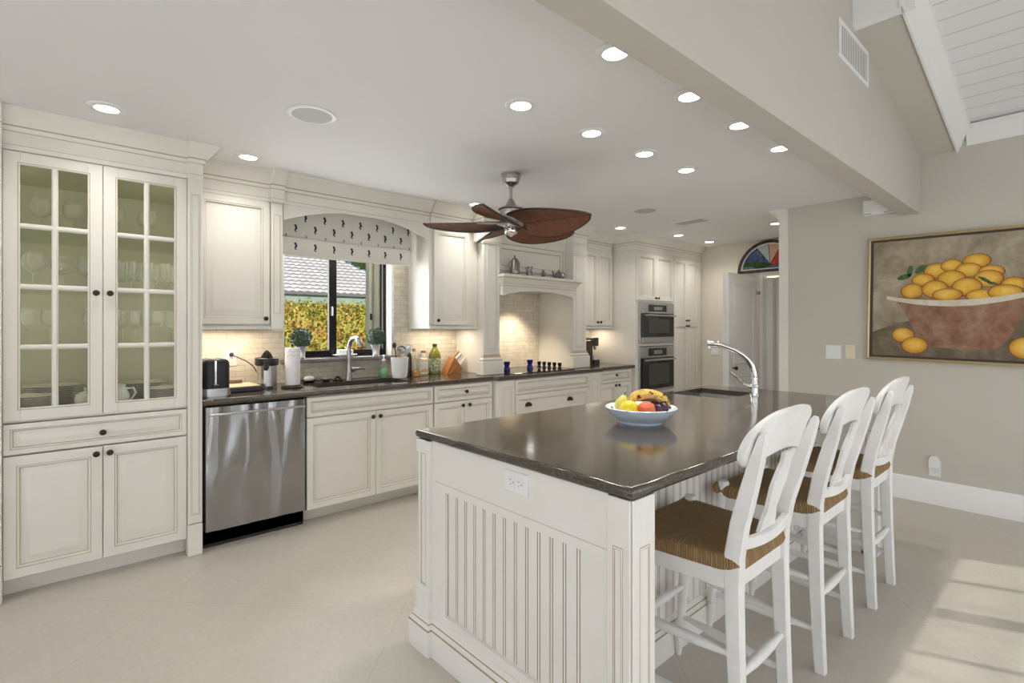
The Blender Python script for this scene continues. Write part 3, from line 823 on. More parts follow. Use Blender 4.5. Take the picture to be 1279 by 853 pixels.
def sink_bowl(x0, x1, y0, y1, ztop, depth, lab, loc, div=None):
    t = thing('undermount_sink', lab, 'sink', loc)
    m = MB(); r = .002
    m.panel(lambda a, b, d: (a, b, ztop-d), x0-.012, x1+.012, y0-.012, y1+.012, 0, [(0, .0), (.014, 0), (.02, .03), (.03, depth-.02), (.045, depth-.003), (.12, depth)])
    m.f.pop(); m.m.pop()
    part(t, 'basin', m, mottled('sink_steel', (.42, .42, .43), (.36, .36, .37), 40, .28, 1.0))
    m = MB(); m.lathe([(0, .002), (.03, .002), (.042, .004), (.045, 0)], ((x0+x1)/2, (y0+y1)/2, ztop-depth+.0005), (0, 0, 1), 20); part(t, 'drain', m, CHROME)
sink_bowl(SX0, SX1, SY0, SY1, .877, .2, 'stainless sink basin set in the worktop under the window', (-3.83, 1.83, .70))
# ------------------------------------------------------------------ kitchen island
IM = [WHITE, IGLAZE]
IX0, IX1, IY0, IY1 = -1.925, -.818, 1.166, 3.755
t = thing('kitchen_island', 'long white beadboard island with fluted corner posts', 'island', (-1.4, 2.45, 0))
BXR = -1.165                                           # beaded back panel under the overhang
m = MB()
m.box(-1.895, BXR-.02, 1.205, 1.43, 0, .876); m.box(-1.895, BXR-.02, 1.43, 3.70, 0, .66)
m.box(-1.895, -1.885, 1.43, 3.70, .66, .876); m.box(BXR-.03, BXR-.02, 1.43, 3.70, .66, .876); m.box(-1.895, BXR-.02, 3.69, 3.70, .66, .876)
m.box(-1.895, BXR-.02, 1.43, 3.02, .66, .876)
part(t, 'body', m, IM)
for y0, y1 in ((1.205, 1.285), (3.62, 3.70)): m = MB(); m.box(BXR-.02, -.842, y0, y1, 0, .876); part(t, 'end_wing', m, IM)
# near end: rails, beadboard
F = PYm(1.205)
m = MB(); m.box(-1.84, -.905, 1.183, 1.206, .684, .877, 0); m.box(-1.84, -1.725, 1.183, 1.206, .1, .684, 0); m.box(-.975, -.905, 1.183, 1.206, .1, .684, 0); m.box(-1.725, -.975, 1.183, 1.206, .1, .185, 0)
m.box(-1.80, -.912, 1.1822, 1.1832, .7155, .7165, 1)
part(t, 'end_rail', m, IM)
def beads(a0, a1, n, d, w=.0036):
    pr = [(a0, d)]
    for k in range(1, n):
        c = a0 + (a1-a0)*k/n
        pr += [(c-.0055-w/2, d, 0), (c-.0055, d-.003, 1), (c-.0055+w/2, d, 1), (c, d+.001, 0), (c+.0055-w/2, d, 0), (c+.0055, d-.003, 1), (c+.0055+w/2, d, 1)]
    pr += [(a1, d, 0)]
    return pr
m = MB(); m.strip(F, [(-1.7255, .012, 0), (-1.7225, .004, 1)] + beads(-1.7225, -.978, 13, .008)[0:] + [(-.975, .004, 1)], .183, .718); part(t, 'beadboard', m, IM)
# beaded long side under the overhang
def PXp(x0): return lambda a, b, d: (x0+d, a, b)
m = MB(); m.strip(PXp(BXR-.02), beads(1.285, 3.62, 42, .02, .004), .1, .878); part(t, 'beadboard', m, IM)
m = MB(); m.strip(lambda a, b, d: (-1.895-d, a, b), beads(1.285, 3.62, 30, .004, .006), .1, .878); part(t, 'beadboard', m, IM)
# corner posts
def post(x0, x1, y0, y1, name='corner_post', right=False):
    m = MB(); m.box(x0, x1, y0, y1, 0, .877); x0 += .0015; x1 -= .0015; y0 += .0; y1 -= .0015
    if right:
        pilaster(m, PYm(y0), x0, x1, .02, .877, -.02, .028, .02, .135, .55)
        pilaster(m, PXp(x1), y0, y1, .02, .877, -.02, .026, .02, .135, .55)
    else:
        pilaster(m, PYm(y0), x0, x1, .11, .877, -.02, .028, .16, .05, .55)
        pilaster(m, lambda a, b, d: (x0-d, a, b), y0, y1, .11, .877, -.02, .026, .16, .05, .55)
        m.box(x0-.012, x1+.003, y0-.014, y1+.01, .11, .27, 0, .003); m.box(x0-.008, x1+.003, y0-.012, y1+.01, .82, .877, 0, .003)
    part(t, name, m, IM)
post(-1.912, -1.822, 1.178, 1.268)
post(-.910, -.830, 1.180, 1.288, right=True)
post(-1.912, -1.822, 3.61, 3.705)
post(-.910, -.830, 3.62, 3.712, right=True)
# base moulding
bp = [(.0, 0), (.022, 0), (.022, .105), (.020, .108), (.020, .111), (.014, .116), (.012, .126), (.009, .129), (.006, .135), (.004, .150), (0, .152)]
bmt = [0, 0, 1, 1, 0, 0, 1, 0, 0, 0]
m = MB()
m.sweep([(-1.822, 1.183, 0, -1), (-.915, 1.183, 0, -1)], bp, bmt)
m.sweep([(BXR, 1.288, 1, 0), (BXR, 3.62, 1, 0)], bp, bmt)
m.sweep([(-1.899, 3.6, -1, 0), (-1.899, 1.27, -1, 0)], bp, bmt)
m.sweep([(-1.926, 1.28, -1, 0), (-1.926, 1.166, -1, -1), (-1.817, 1.166, 1, -1), (-1.817, 1.185, 1, 0)], bp, bmt)
m.sweep([(-1.926, 3.72, -1, 1), (-1.926, 3.60, -1, -1), (-1.899, 3.60, 0, -1)], bp, bmt)
part(t, 'base_moulding', m, IM)
# island worktop
m = MB(); z0, z1 = .880, .914; e = .014
JX0, JX1, JY0, JY1 = -1.865, -1.475, 3.06, 3.50
slab_top(m, [(IX0+e, JX0, IY0+e, IY1-e), (JX1, IX1-e, IY0+e, IY1-e), (JX0, JX1, IY0+e, JY0), (JX0, JX1, JY1, IY1-e)], z0, z1)
m.sweep([(IX0, IY0, -1, -1), (IX1, IY0, 1, -1), (IX1, IY1, 1, 1), (IX0, IY1, -1, 1)], edge_prof(z0, z1, e), closed=True)
m.sweep([(JX0, JY0, 1, 1), (JX1, JY0, -1, 1), (JX1, JY1, -1, -1), (JX0, JY1, 1, -1)], [(0, z1), (0, z0)], closed=True)
solo('worktop', m, STONE, 'dark brown polished stone worktop on the island', 'worktop', (-1.4, 2.45, .88))
sink_bowl(JX0, JX1, JY0, JY1, .879, .19, 'small square sink set in the far end of the island worktop', (-1.67, 3.28, .69))

def outlet_plate(name, P, a, b, d, wid, hei, lab, recs, cat='outlet', mat=None, horizontal=False, switches=0):
    o = P(a, b, d)
    t = thing(name, lab, cat, o)
    m = MB(); m.panel(P, a-wid/2, a+wid/2, b-hei/2, b+hei/2, d+.0006, [(0, 0), (0, .003), (.003, .006)]); part(t, 'cover_plate', m, mat or PLASTIC)
    for da, db in recs:
        m = MB()
        if horizontal:
            m.panel(P, a+da-.016, a+da+.016, b+db-.018, b+db+.018, d+.006, [(0, 0), (0, .002), (.002, .0025)])
            for x, y, w_, h_ in ((-.004, .008, .008, .002), (-.004, -.008, .006, .002), (.009, 0, .004, .004)):
                m.panel(P, a+da+x-w_/2, a+da+x+w_/2, b+db+y-h_/2, b+db+y+h_/2, d+.0083, [(0, 0, 1), (0, .0008, 1)])
        else:
            m.panel(P, a+da-.017, a+da+.017, b+db-.016, b+db+.016, d+.006, [(0, 0), (0, .002), (.002, .0025)])
            for x, y, w_, h_ in ((-.007, .004, .002, .008), (.007, .004, .002, .006), (0, -.008, .004, .004)):
                m.panel(P, a+da+x-w_/2, a+da+x+w_/2, b+db+y-h_/2, b+db+y+h_/2, d+.0083, [(0, 0, 1), (0, .0008, 1)])
        part(t, 'receptacle', m, [mat or PLASTIC, DARKSLOT])
    for k in range(switches):
        m = MB(); aa = a + (k-(switches-1)/2)*.046
        m.panel(P, aa-.016, aa+.016, b-.033, b+.033, d+.006, [(0, 0), (0, .0015), (.002, .003)]); part(t, 'rocker', m, mat or PLASTIC)
    return t
outlet_plate('power_outlet', PYm(0), -1.297, .822, -1.183, .118, .075, 'white double outlet plate on the near end of the island', [(-.021, 0), (.021, 0)], horizontal=True)
outlet_plate('power_outlet', PXm(0), 0, 0, 0, .07, .115, 'x', []) if False else None

# island faucet
t = thing('kitchen_faucet', 'tall curved chrome faucet at the corner of the island sink', 'faucet', (-1.435, 3.375, .914))
fx, fy = -1.435, 3.375
m = MB(); m.lathe([(0, 0), (.032, 0), (.032, .006), (.026, .012), (.024, .05), (.028, .054), (.028, .066), (.022, .07), (.020, .10), (.024, .104), (.024, .112), (.018, .118), (.0165, .125)], (fx, fy, .9145), (0, 0, 1), 24); part(t, 'base', m, CHROME)
m = MB(); dx, dy = -.74, -.53   # points over the sink
pts = []
for s_, z in ((0, .12), (.003, .15), (.015, .19), (.042, .23), (.08, .262), (.13, .29), (.19, .312), (.235, .327)): pts.append((fx+dx*s_, fy+dy*s_, .914+z))
m.tube(pts, .0195, 16); part(t, 'spout', m, CHROME)
m = MB(); p = Vector(pts[-1]); q = Vector((fx+dx*.318, fy+dy*.318, .914+.332))
m.tube([p, p.lerp(q, .06), p.lerp(q, .1), p.lerp(q, .8), p.lerp(q, .95), q], [.021, .024, .024, .024, .021, .012], 16); m.tube([p.lerp(q, .82), p.lerp(q, .82)+Vector((0, 0, -.03))], [.014, .012], 12)
part(t, 'spray_head', m, CHROME)
m = MB(); m.tube([(fx, fy, .965), (fx-.03, fy-.03, .975), (fx-.05, fy-.045, .985)], [.016, .014, .010], 12)
lp = []
for k in range(17):
    a = 2*PI*k/16; u_ = Vector((-.55, -.42, .72)).normalized(); v_ = Vector((.6, -.8, 0)).normalized()
    c = Vector((fx-.085, fy-.072, 1.03)); lp.append(c + u_*(.055*math.cos(a)) + v_*(.018*math.sin(a)))
m.tube(lp, .004, 8, caps=False); part(t, 'lever', m, CHROME, 'open loop lever')

# ------------------------------------------------------------------ bar stools
def rush_mat():
    m = M('woven_rush', (.33, .19, .07), .7)
    uvn = N(m, 'ShaderNodeUVMap'); uvn.uv_map = 'uv'
    sp = N(m, 'ShaderNodeSeparateXYZ'); L(m, uvn.outputs[0], sp.inputs[0])
    mu = N(m, 'ShaderNodeMath', operation='MULTIPLY'); L(m, sp.outputs[0], mu.inputs[0]); mu.inputs[1].default_value = 2*PI/.0075
    si = N(m, 'ShaderNodeMath', operation='SINE'); L(m, mu.outputs[0], si.inputs[0])
    ma = N(m, 'ShaderNodeMapRange'); L(m, si.outputs[0], ma.inputs[0]); ma.inputs[1].default_value = -1
    nz = noise(m, 1, 3, .7, (lambda p: p)(coord(m, (170, 9, 1), out='UV')))
    nz2 = noise(m, 9, 2, .5)
    c = ramp(m, nz, [(.25, (.17, .095, .03)), (.5, (.33, .20, .08)), (.8, (.52, .36, .17))])
    c2 = ramp(m, ma.outputs[0], [(0, (.45, .42, .40)), (.5, (1, 1, 1))])
    mx = N(m, 'ShaderNodeMix', data_type='RGBA', blend_type='MULTIPLY'); mx.inputs[0].default_value = 1
    L(m, c, mx.inputs[6]); L(m, c2, mx.inputs[7])
    L(m, mx.outputs[2], bsdf(m).inputs['Base Color'])
    bump(m, ma.outputs[0], .6, .003)
    return m
RUSH = rush_mat()
def make_stool(label, loc):
    t = thing('bar_stool', label, 'stool', loc, 'bar stools along the island')
    z_seat = .655
    # turned front legs
    for s_ in (-1, 1):
        m = MB(); o = Vector((-.222, s_*.218, 0)); e = Vector((-.158, s_*.205, .695)); ax = e-o
        pr = [(0, 0), (.012, 0), (.013, .02), (.017, .05), (.021, .095), (.018, .115), (.014, .12), (.021, .128), (.021, .14), (.017, .146), (.018, .2), (.021, .30), (.022, .36), (.023, .45), (.022, .575), (.0235, .58), (.0235, .668), (.020, .677), (0, .68)]
        m.lathe(pr, o, ax, 16); part(t, 'leg', m, CHAIRW, local=True)
    # raked rear legs running up into back posts
    for s_ in (-1, 1):
        m = MB()
        pts = [(.216, s_*.176, 0), (.208, s_*.175, .15), (.20, s_*.174, .35), (.194, s_*.173, .55), (.196, s_*.173, .66), (.214, s_*.178, .76), (.243, s_*.188, .86), (.272, s_*.199, .96), (.294, s_*.206, 1.035), (.298, s_*.207, 1.05)]
        sec = [(.016, .019), (.017, .021), (.018, .023), (.019, .025), (.019, .026), (.018, .025), (.017, .023), (.016, .019), (.014, .012), (.009, .006)]
        m.bar(pts, sec); part(t, 'back_leg', m, CHAIRW, local=True)
        m = MB(); m.lathe([(0, 0), (.013, 0), (.013, .004), (0, .004)], (.216, s_*.176, -.001), (0, 0, 1), 12, 0) if False else None
    # seat rails under the rush
    m = MB()
    def rail(a, b, h0, h1, th=.011):
        a = Vector((*a, 0)); b = Vector((*b, 0)); d = (b-a).normalized(); n_ = Vector((-d.y, d.x, 0))*th
        P_ = [a+n_, b+n_, b-n_, a-n_]
        m.add([(p.x, p.y, z) for z in (h0, h1) for p in P_], [(0,1,2,3),(4,5,6,7),(0,1,5,4),(1,2,6,5),(2,3,7,6),(3,0,4,7)])
    rail((-.17, -.208), (.19, -.176), .555, .612); rail((-.17, .208), (.19, .176), .555, .612)
    rail((-.168, -.20), (-.168, .20), .56, .612); rail((.192, -.17), (.192, .17), .555, .612)
    part(t, 'seat_frame', m, CHAIRW, local=True)
    # rush seat: four woven triangles over rounded edges
    m = MB()
    cs = [(-.188, -.222), (-.188, .222), (.205, .183), (.205, -.183)]; ctr = [(-.01, -.04), (-.01, .04)]
    n1, n2 = 14, 12
    hub = [(ctr[0], ctr[1]), (ctr[1], ctr[1]), (ctr[1], ctr[0]), (ctr[0], ctr[0])]
    prof = lambda q: (-.038 if q < 0 else .0) 
    for k in range(4):
        a, b = cs[k], cs[(k+1) % 4]; ha, hb = hub[k]
        dep = math.hypot((a[0]+b[0])/2-(ha[0]+hb[0])/2, (a[1]+b[1])/2-(ha[1]+hb[1])/2); ln = math.hypot(b[0]-a[0], b[1]-a[1])
        base = len(m.v); vs = []; uvs = []
        levels = [(-.0, -.050), (-.045, -.042), (-.065, -.028), (-.05, -.012), (-.025, -.003)] + [(j/(n2-1), None) for j in range(n2)]
        for s_, dz in levels:
            for i in range(n1+1):
                f = i/n1
                ex, ey = a[0]+(b[0]-a[0])*f, a[1]+(b[1]-a[1])*f
                hx, hy = ha[0]+(hb[0]-ha[0])*f, ha[1]+(hb[1]-ha[1])*f
                x, y = ex+(hx-ex)*s_, ey+(hy-ey)*s_
                z = z_seat + (dz if dz is not None else .004*math.sin(min(1, s_*3)*PI/2) - .012*s_**1.5)
                corner = .010*math.exp(-(min(f, 1-f)*ln/.03)**2)*(1 if s_ < .15 else 0)
                vs.append((x, y, z+corner)); uvs.append((f*ln, s_*dep if dz is None else -.03+s_*.02 + dz*.9))
        fs = []; nn = n1+1
        for j in range(len(levels)-1):
            for i in range(n1):
                q = (j*nn+i, j*nn+i+1, (j+1)*nn+i+1, (j+1)*nn+i)
                m.uv[len(m.f)+len(fs)] = [uvs[v] for v in q]; fs.append(q)
        m.add(vs, fs)
    n0 = len(m.f); m.add([(x, y, z_seat-.050) for x, y in cs], [(3, 2, 1, 0)])
    part(t, 'rush_seat', m, RUSH, 'brown woven rush seat', local=True, recalc=False)
    # crest rail
    m = MB(); n = 40; vs = []
    for k in range(n+1):
        u_ = -1+2*k/n; u_ = math.copysign(1-(1-abs(u_))**1.6, u_); y = .238*u_
        au = min(abs(u_), .9995)
        top = 1.0 + .106*(1-au**3)**.5
        bot = .966 - .030*(au/.78)**2 if au < .78 else .936 + .062*(1-math.sqrt(max(0, 1-((au-.78)/.22)**2)))
        bx = .270 - .022*u_*u_
        for d, zz in ((-.011, bot+.004), (-.011, top-.006), (-.006, top), (.008, top), (.012, top-.006), (.012, bot+.004), (.006, bot), (-.006, bot)):
            sl = (zz-1.0)*.32
            vs.append((bx+d+sl, y, zz))
    fs = [(i*8+q, i*8+(q+1) % 8, (i+1)*8+(q+1) % 8, (i+1)*8+q) for i in range(n) for q in range(8)] + [tuple(range(8)), tuple(range(n*8, n*8+8))]
    m.add(vs, fs); part(t, 'crest_rail', m, CHAIRW, local=True)
    # vase-shaped splat
    m = MB(); n = 16; vs = []
    hw = [(0, .060), (.10, .052), (.25, .036), (.42, .043), (.58, .052), (.72, .046), (.86, .034), (1, .044)]
    for k in range(n+1):
        f = k/n
        for (f0, w0), (f1, w1) in zip(hw[:-1], hw[1:]):
            if f0 <= f <= f1: c = (f-f0)/(f1-f0); c = c*c*(3-2*c); wd = w0+(w1-w0)*c
        z = .705 + .262*f; x = .216 + .072*f**1.15
        for y, d in ((-wd, -.006), (wd, -.006), (wd, .006), (-wd, .006)): vs.append((x+d, y, z))
    fs = [(i*4+q, i*4+(q+1) % 4, (i+1)*4+(q+1) % 4, (i+1)*4+q) for i in range(n) for q in range(4)] + [(0, 1, 2, 3), tuple(range(n*4, n*4+4))]
    m.add(vs, fs); part(t, 'splat', m, CHAIRW, local=True)
    # bowed lower rail
    m = MB(); pts = []
    for k in range(13):
        u_ = -1+2*k/12; pts.append((.222 + .012*(1-u_*u_) - .006, u_*.172, .70 - .012*(1-u_*u_)))
    m.bar(pts, (.016, .012), up=(0, 0, 1)); part(t, 'lower_rail', m, CHAIRW, local=True)
    # turned stretchers
    def stretcher(a, b):
        m = MB(); a = Vector(a); b = Vector(b); ln = (b-a).length
        pr = [(0, 0), (.009, 0), (.010, ln*.05), (.015, ln*.26), (.0165, ln*.30), (.014, ln*.305), (.0165, ln*.31), (.0175, ln*.5), (.0165, ln*.69), (.014, ln*.695), (.0165, ln*.70), (.015, ln*.74), (.010, ln*.95), (.009, ln), (0, ln)]
        m.lathe(pr, a, b-a, 14); part(t, 'stretcher', m, CHAIRW, local=True)
    for s_ in (-1, 1):
        stretcher((-.188, s_*.213, .360), (.20, s_*.174, .355)); stretcher((-.206, s_*.215, .165), (.208, s_*.175, .160))
    stretcher((-.194, -.214, .295), (-.194, .214, .295))
    stretcher((.203, -.172, .29), (.203, .172, .29))
    return t
s1 = make_stool('white rush-seat bar stool nearest the camera, beside the near corner of the island', (-.912, 1.72, 0))
copy_tree(s1, 'middle one of the three white rush-seat bar stools along the island', (-.916, 2.424, 0))
copy_tree(s1, 'white rush-seat bar stool farthest from the camera, in front of the baseboard', (-.912, 3.127, 0))
# ------------------------------------------------------------------ ceiling fan
def wicker(name, c1, c2, c3):
    m = M(name, c1, .55)
    uvn = N(m, 'ShaderNodeUVMap'); uvn.uv_map = 'uv'
    wv = N(m, 'ShaderNodeTexWave'); wv.wave_type = 'BANDS'; wv.bands_direction = 'DIAGONAL'
    L(m, uvn.outputs[0], wv.inputs['Vector']); wv.inputs['Scale'].default_value = 60; wv.inputs['Distortion'].default_value = 1.5
    mp = N(m, 'ShaderNodeMapping'); mp.inputs['Scale'].default_value = (1, -1, 1); L(m, uvn.outputs[0], mp.inputs[0])
    w2 = N(m, 'ShaderNodeTexWave'); w2.bands_direction = 'DIAGONAL'; L(m, mp.outputs[0], w2.inputs['Vector']); w2.inputs['Scale'].default_value = 60; w2.inputs['Distortion'].default_value = 1.5
    mx = N(m, 'ShaderNodeMath', operation='MULTIPLY'); L(m, wv.outputs['Fac'], mx.inputs[0]); L(m, w2.outputs['Fac'], mx.inputs[1])
    nz = noise(m, 34, 4, .85)
    ad = N(m, 'ShaderNodeMath', operation='ADD'); L(m, mx.outputs[0], ad.inputs[0]); L(m, nz, ad.inputs[1])
    L(m, ramp(m, ad.outputs[0], [(.42, c1), (.66, c2), (.92, c3)]), bsdf(m).inputs['Base Color'])
    bump(m, ad.outputs[0], .4, .004); return m
WICK = wicker('dark_red_wicker', (.018, .007, .005), (.12, .028, .012), (.34, .13, .055))
WEDGE = M('dark_blade_edge', (.03, .018, .012), .5)
FC = Vector((-2.735, 2.435, 0))
t = thing('ceiling_fan', 'brushed nickel ceiling fan with five dark red wicker palm-leaf blades', 'ceiling fan', (FC.x, FC.y, 2.02))
def fl(name, prof, mat, lab=None): m = MB(); m.lathe(prof, (FC.x, FC.y, 0), (0, 0, 1), 32); return part(t, name, m, mat, lab)
fl('canopy', [(0, 2.4385), (.072, 2.4385), (.072, 2.425), (.068, 2.423), (.066, 2.40), (.062, 2.398), (.056, 2.372), (.030, 2.355), (.022, 2.345), (0, 2.345)], NICKEL)
fl('downrod', [(0, 2.35), (.012, 2.35), (.012, 2.23), (0, 2.23)], NICKEL)
fl('coupling', [(0, 2.262), (.016, 2.262), (.022, 2.25), (.035, 2.225), (.046, 2.205), (.046, 2.195), (0, 2.195)], NICKEL)
fl('motor_housing', [(0, 2.20), (.075, 2.20), (.09, 2.195), (.092, 2.185), (.078, 2.18), (.078, 2.115), (.070, 2.10), (.05, 2.09), (.045, 2.075), (.045, 2.055), (0, 2.055)], NICKEL)
fl('switch_housing', [(0, 2.06), (.048, 2.06), (.050, 2.05), (.046, 2.02), (.040, 2.012), (.02, 2.005), (.010, 1.995), (0, 1.993)], CHROME)
Rv = Vector((math.cos(R(48.2)), math.sin(R(48.2)), 0)); Fv = Vector((-math.sin(R(48.2)), math.cos(R(48.2)), 0))
for ang in (255, 183, 111, 39, 327):
    a = R(ang); rd = Rv*math.cos(a) + Fv*math.sin(a); td = -Rv*math.sin(a) + Fv*math.cos(a)
    ph = R(-21); wd = td*math.cos(ph) + Vector((0, 0, math.sin(ph))); nm = rd.cross(wd)
    c = Vector((FC.x, FC.y, 2.085))
    m = MB(); m.bar([c+rd*.04, c+rd*.10+nm*.0, c+rd*.15, c+rd*.24], [(.016, .006), (.012, .004), (.03, .003), (.012, .003)], up=wd); br = part(t, 'blade_bracket', m, NICKEL)
    m = MB(); n = 22; kx = 8; vs = []; uvs = []
    r0, r1 = .085, .615
    for sgn in (-1, 1):
        for i in range(n+1):
            f = i/n
            hw_ = .190*(max(0, math.sin(PI*min(1, (f*.93+.07))**.66))**.55)*(1-.15*f) if f < 1 else 0
            heart = .05*max(0, 1-f/.18)
            for k in range(kx+1):
                q = -1+2*k/kx
                r = r0 + (r1-r0)*f - heart*(abs(q)**1.5)*1.3 + heart*.6
                dish = -.022*q*q*math.sin(PI*f)**.5 if 0 < f < 1 else 0
                p = c + rd*r + wd*(hw_*q) + nm*(dish + sgn*.004 - .006)
                vs.append(p); uvs.append((r, hw_*q))
    nn = kx+1; half = (n+1)*nn; fs = []; ms = []
    for s_ in (0, 1):
        for i in range(n):
            for k in range(kx):
                q = (s_*half+i*nn+k, s_*half+i*nn+k+1, s_*half+(i+1)*nn+k+1, s_*half+(i+1)*nn+k)
                m.uv[len(fs)] = [uvs[v] for v in q]; fs.append(q); ms.append(0)
    bd = [(i*nn) for i in range(n+1)] + [n*nn+k for k in range(1, kx+1)] + [i*nn+kx for i in range(n-1, -1, -1)] + [k for k in range(kx-1, 0, -1)]
    for q0, q1 in zip(bd, bd[1:]+bd[:1]): fs.append((q0, q1, half+q1, half+q0)); ms.append(1)
    m.add(vs, fs, ms)
    ed = [(vs[q]+vs[half+q])/2 for q in bd]; m.tube(ed + [ed[0]], .0065, 6, 1, caps=False)
    mid = [(vs[i*nn+kx//2]+vs[half+i*nn+kx//2])/2 - nm*.004*0 for i in range(n+1)]; m.tube(mid, .006, 6, 1)
    part(t, 'fan_blade', m, [WICK, WEDGE], 'dark red wicker blade')

# ------------------------------------------------------------------ recessed lights, speakers, vents
def downlight(x, y, lab, e=3.2):
    t = thing('recessed_light', lab, 'ceiling light', (x, y, CZ), 'recessed ceiling lights')
    m = MB(); m.lathe([(.050, -.0105), (.056, -.012), (.074, -.008), (.078, -.004), (.078, -.0008), (.050, -.0008)], (x, y, CZ), (0, 0, 1), 32); part(t, 'trim_ring', m, TRIMW)
    m = MB(); m.lathe([(0, -.0085), (.035, -.0088), (.0505, -.0085), (.0505, -.0012), (0, -.0012)], (x, y, CZ), (0, 0, 1), 28); part(t, 'lens', m, LAMP, 'glowing lens')
    light('downlight', 'SPOT', (x, y, CZ-.02), e*PI, (1, .95, .88), (0, 0, 0), spot_size=R(135), spot_blend=1.0, shadow_soft_size=.06)
for x, y, lab in ((-3.242, .206, 'recessed light in front of the china cabinet'), (-3.565, .937, 'recessed light in front of the wall cabinet left of the window'),
                  (-1.85, 1.712, 'recessed light nearest the camera in the inner row over the island'), (-1.85, 2.25, 'second recessed light in the inner row over the island'),
                  (-1.85, 2.765, 'third recessed light in the inner row over the island'), (-1.85, 3.265, 'recessed light farthest away in the inner row over the island'),
                  (-1.248, 1.662, 'recessed light nearest the camera in the row beside the header'), (-1.248, 2.235, 'second recessed light in the row beside the header'),
                  (-1.248, 2.755, 'third recessed light in the row beside the header'), (-1.246, 3.292, 'recessed light farthest away in the row beside the header'),
                  (-3.60, 2.789, 'recessed light behind the ceiling fan by the crown moulding'), (-3.40, 4.62, 'recessed light in front of the small wall cabinet by the oven tower'),
                  (-3.215, 5.50, 'recessed light in front of the ovens'), (-3.20, 6.21, 'recessed light in front of the pantry doors beside the ovens'),
                  (-2.176, 5.635, 'recessed light near the far doorway with the fanlight')):
    downlight(x, y, lab)
GRILLE = mottled('speaker_grille', (.58, .58, .58), (.52, .52, .52), 300, .6)
for x, y, lab in ((-2.652, .998, 'round ceiling speaker near the china cabinet'), (-2.75, 4.122, 'round ceiling speaker beyond the fan')):
    t = thing('ceiling_speaker', lab, 'speaker', (x, y, CZ), 'round ceiling speakers')
    m = MB(); m.lathe([(.098, -.007), (.104, -.009), (.116, -.006), (.119, -.001), (.098, -.001)], (x, y, CZ), (0, 0, 1), 40); part(t, 'rim', m, TRIMW)
    m = MB(); m.lathe([(0, -.009), (.06, -.0085), (.098, -.0065), (.098, -.001), (0, -.001)], (x, y, CZ), (0, 0, 1), 40); part(t, 'grille', m, GRILLE)
def louvre(name, lab, P, a0, a1, b0, b1, d, n, vertical, mat=TRIMW, dark=None):
    t = thing(name, lab, 'vent', P((a0+a1)/2, (b0+b1)/2, d))
    m = MB(); f = .02
    for r_ in ((a0, a1, b0, b0+f), (a0, a1, b1-f, b1), (a0, a0+f, b0+f, b1-f), (a1-f, a1, b0+f, b1-f)):
        m.panel(P, *r_, d+.0008, [(0, 0), (0, .006), (.003, .009)])
    part(t, 'frame', m, mat)
    m = MB(); m.panel(P, a0+f, a1-f, b0+f, b1-f, d+.0008, [(0, 0), (0, .0015)]); part(t, 'duct', m, dark or M('duct_grey', (.10, .10, .10), .8))
    m = MB()
    for k in range(n):
        if vertical:
            a = a0+f + (a1-a0-2*f)*(k+.5)/n; q = (a1-a0-2*f)/n*.25
            m.add([P(a-q, b0+f, d+.0026), P(a+q, b0+f, d+.0032), P(a+q, b1-f, d+.0032), P(a-q, b1-f, d+.0026)], [(0, 1, 2, 3)])
        else:
            b = b0+f + (b1-b0-2*f)*(k+.5)/n; q = (b1-b0-2*f)/n*.25
            m.add([P(a0+f, b-q, d+.0026), P(a0+f, b+q, d+.0032), P(a1-f, b+q, d+.0032), P(a1-f, b-q, d+.0026)], [(0, 1, 2, 3)])
    part(t, 'slats', m, mat)
louvre('ceiling_vent', 'white rectangular air vent in the ceiling near the ovens', lambda a, b, d: (a, b, CZ-d), -2.90, -2.55, 4.80, 5.03, 0, 8, False)
louvre('air_grille', 'white louvred air grille on the side of the header', PX, 3.065, 3.59, 2.765, 2.968, -.873, 22, True)
# ------------------------------------------------------------------ painting wall
def paint(name, c1, c2, c3, scale, edge=None):
    """brushwork; edge gives a painted rim towards u=1 (uv.x is the painted form's radius)"""
    m = M(name, c1, .55)
    f = noise(m, scale, 8, .75, None, .25)
    c = ramp(m, f, [(.30, c1), (.5, c2), (.70, c3)])
    if edge:
        uvn = N(m, 'ShaderNodeUVMap'); uvn.uv_map = 'uv'; sp = N(m, 'ShaderNodeSeparateXYZ'); L(m, uvn.outputs[0], sp.inputs[0])
        r = ramp(m, sp.outputs[0], [(0, (1.05, 1.08, 1.25)), (.5, (.95, .88, .70)), (.88, (.70, .48, .22)), (.97, (.22, .12, .04))])
        mu = N(m, 'ShaderNodeMix', data_type='RGBA', blend_type='MULTIPLY'); mu.inputs[0].default_value = 1
        L(m, c, mu.inputs[6]); L(m, r, mu.inputs[7]); c = mu.outputs[2]
    L(m, c, bsdf(m).inputs['Base Color']); return m
PBG = paint('painted_ochre_ground', (.16, .12, .07), (.35, .295, .20), (.52, .46, .35), 3.5)
PTB = paint('painted_dark_table', (.07, .055, .03), (.16, .125, .075), (.28, .23, .155), 5)
PCR = paint('painted_terracotta', (.14, .06, .033), (.29, .145, .085), (.42, .28, .20), 7)
PRM = paint('painted_cream_rim', (.55, .48, .34), (.68, .62, .48), (.78, .73, .60), 12)
PFR = paint('painted_orange_fruit', (.76, .42, .03), (.84, .54, .07), (.90, .66, .20), 10, True)
PLF = paint('painted_leaf', (.02, .06, .02), (.05, .12, .04), (.10, .20, .07), 30)
GOLD = M('antique_gold_frame', (.50, .40, .22), .35, .6)
DARKW = M('dark_frame_liner', (.05, .03, .02), .5)
px0, px1, pz0, pz1 = -1.213, .25, 1.082, 2.063
tilt = R(.9)
pc = Vector(((px0+px1)/2, YP-.03, (pz0+pz1)/2))
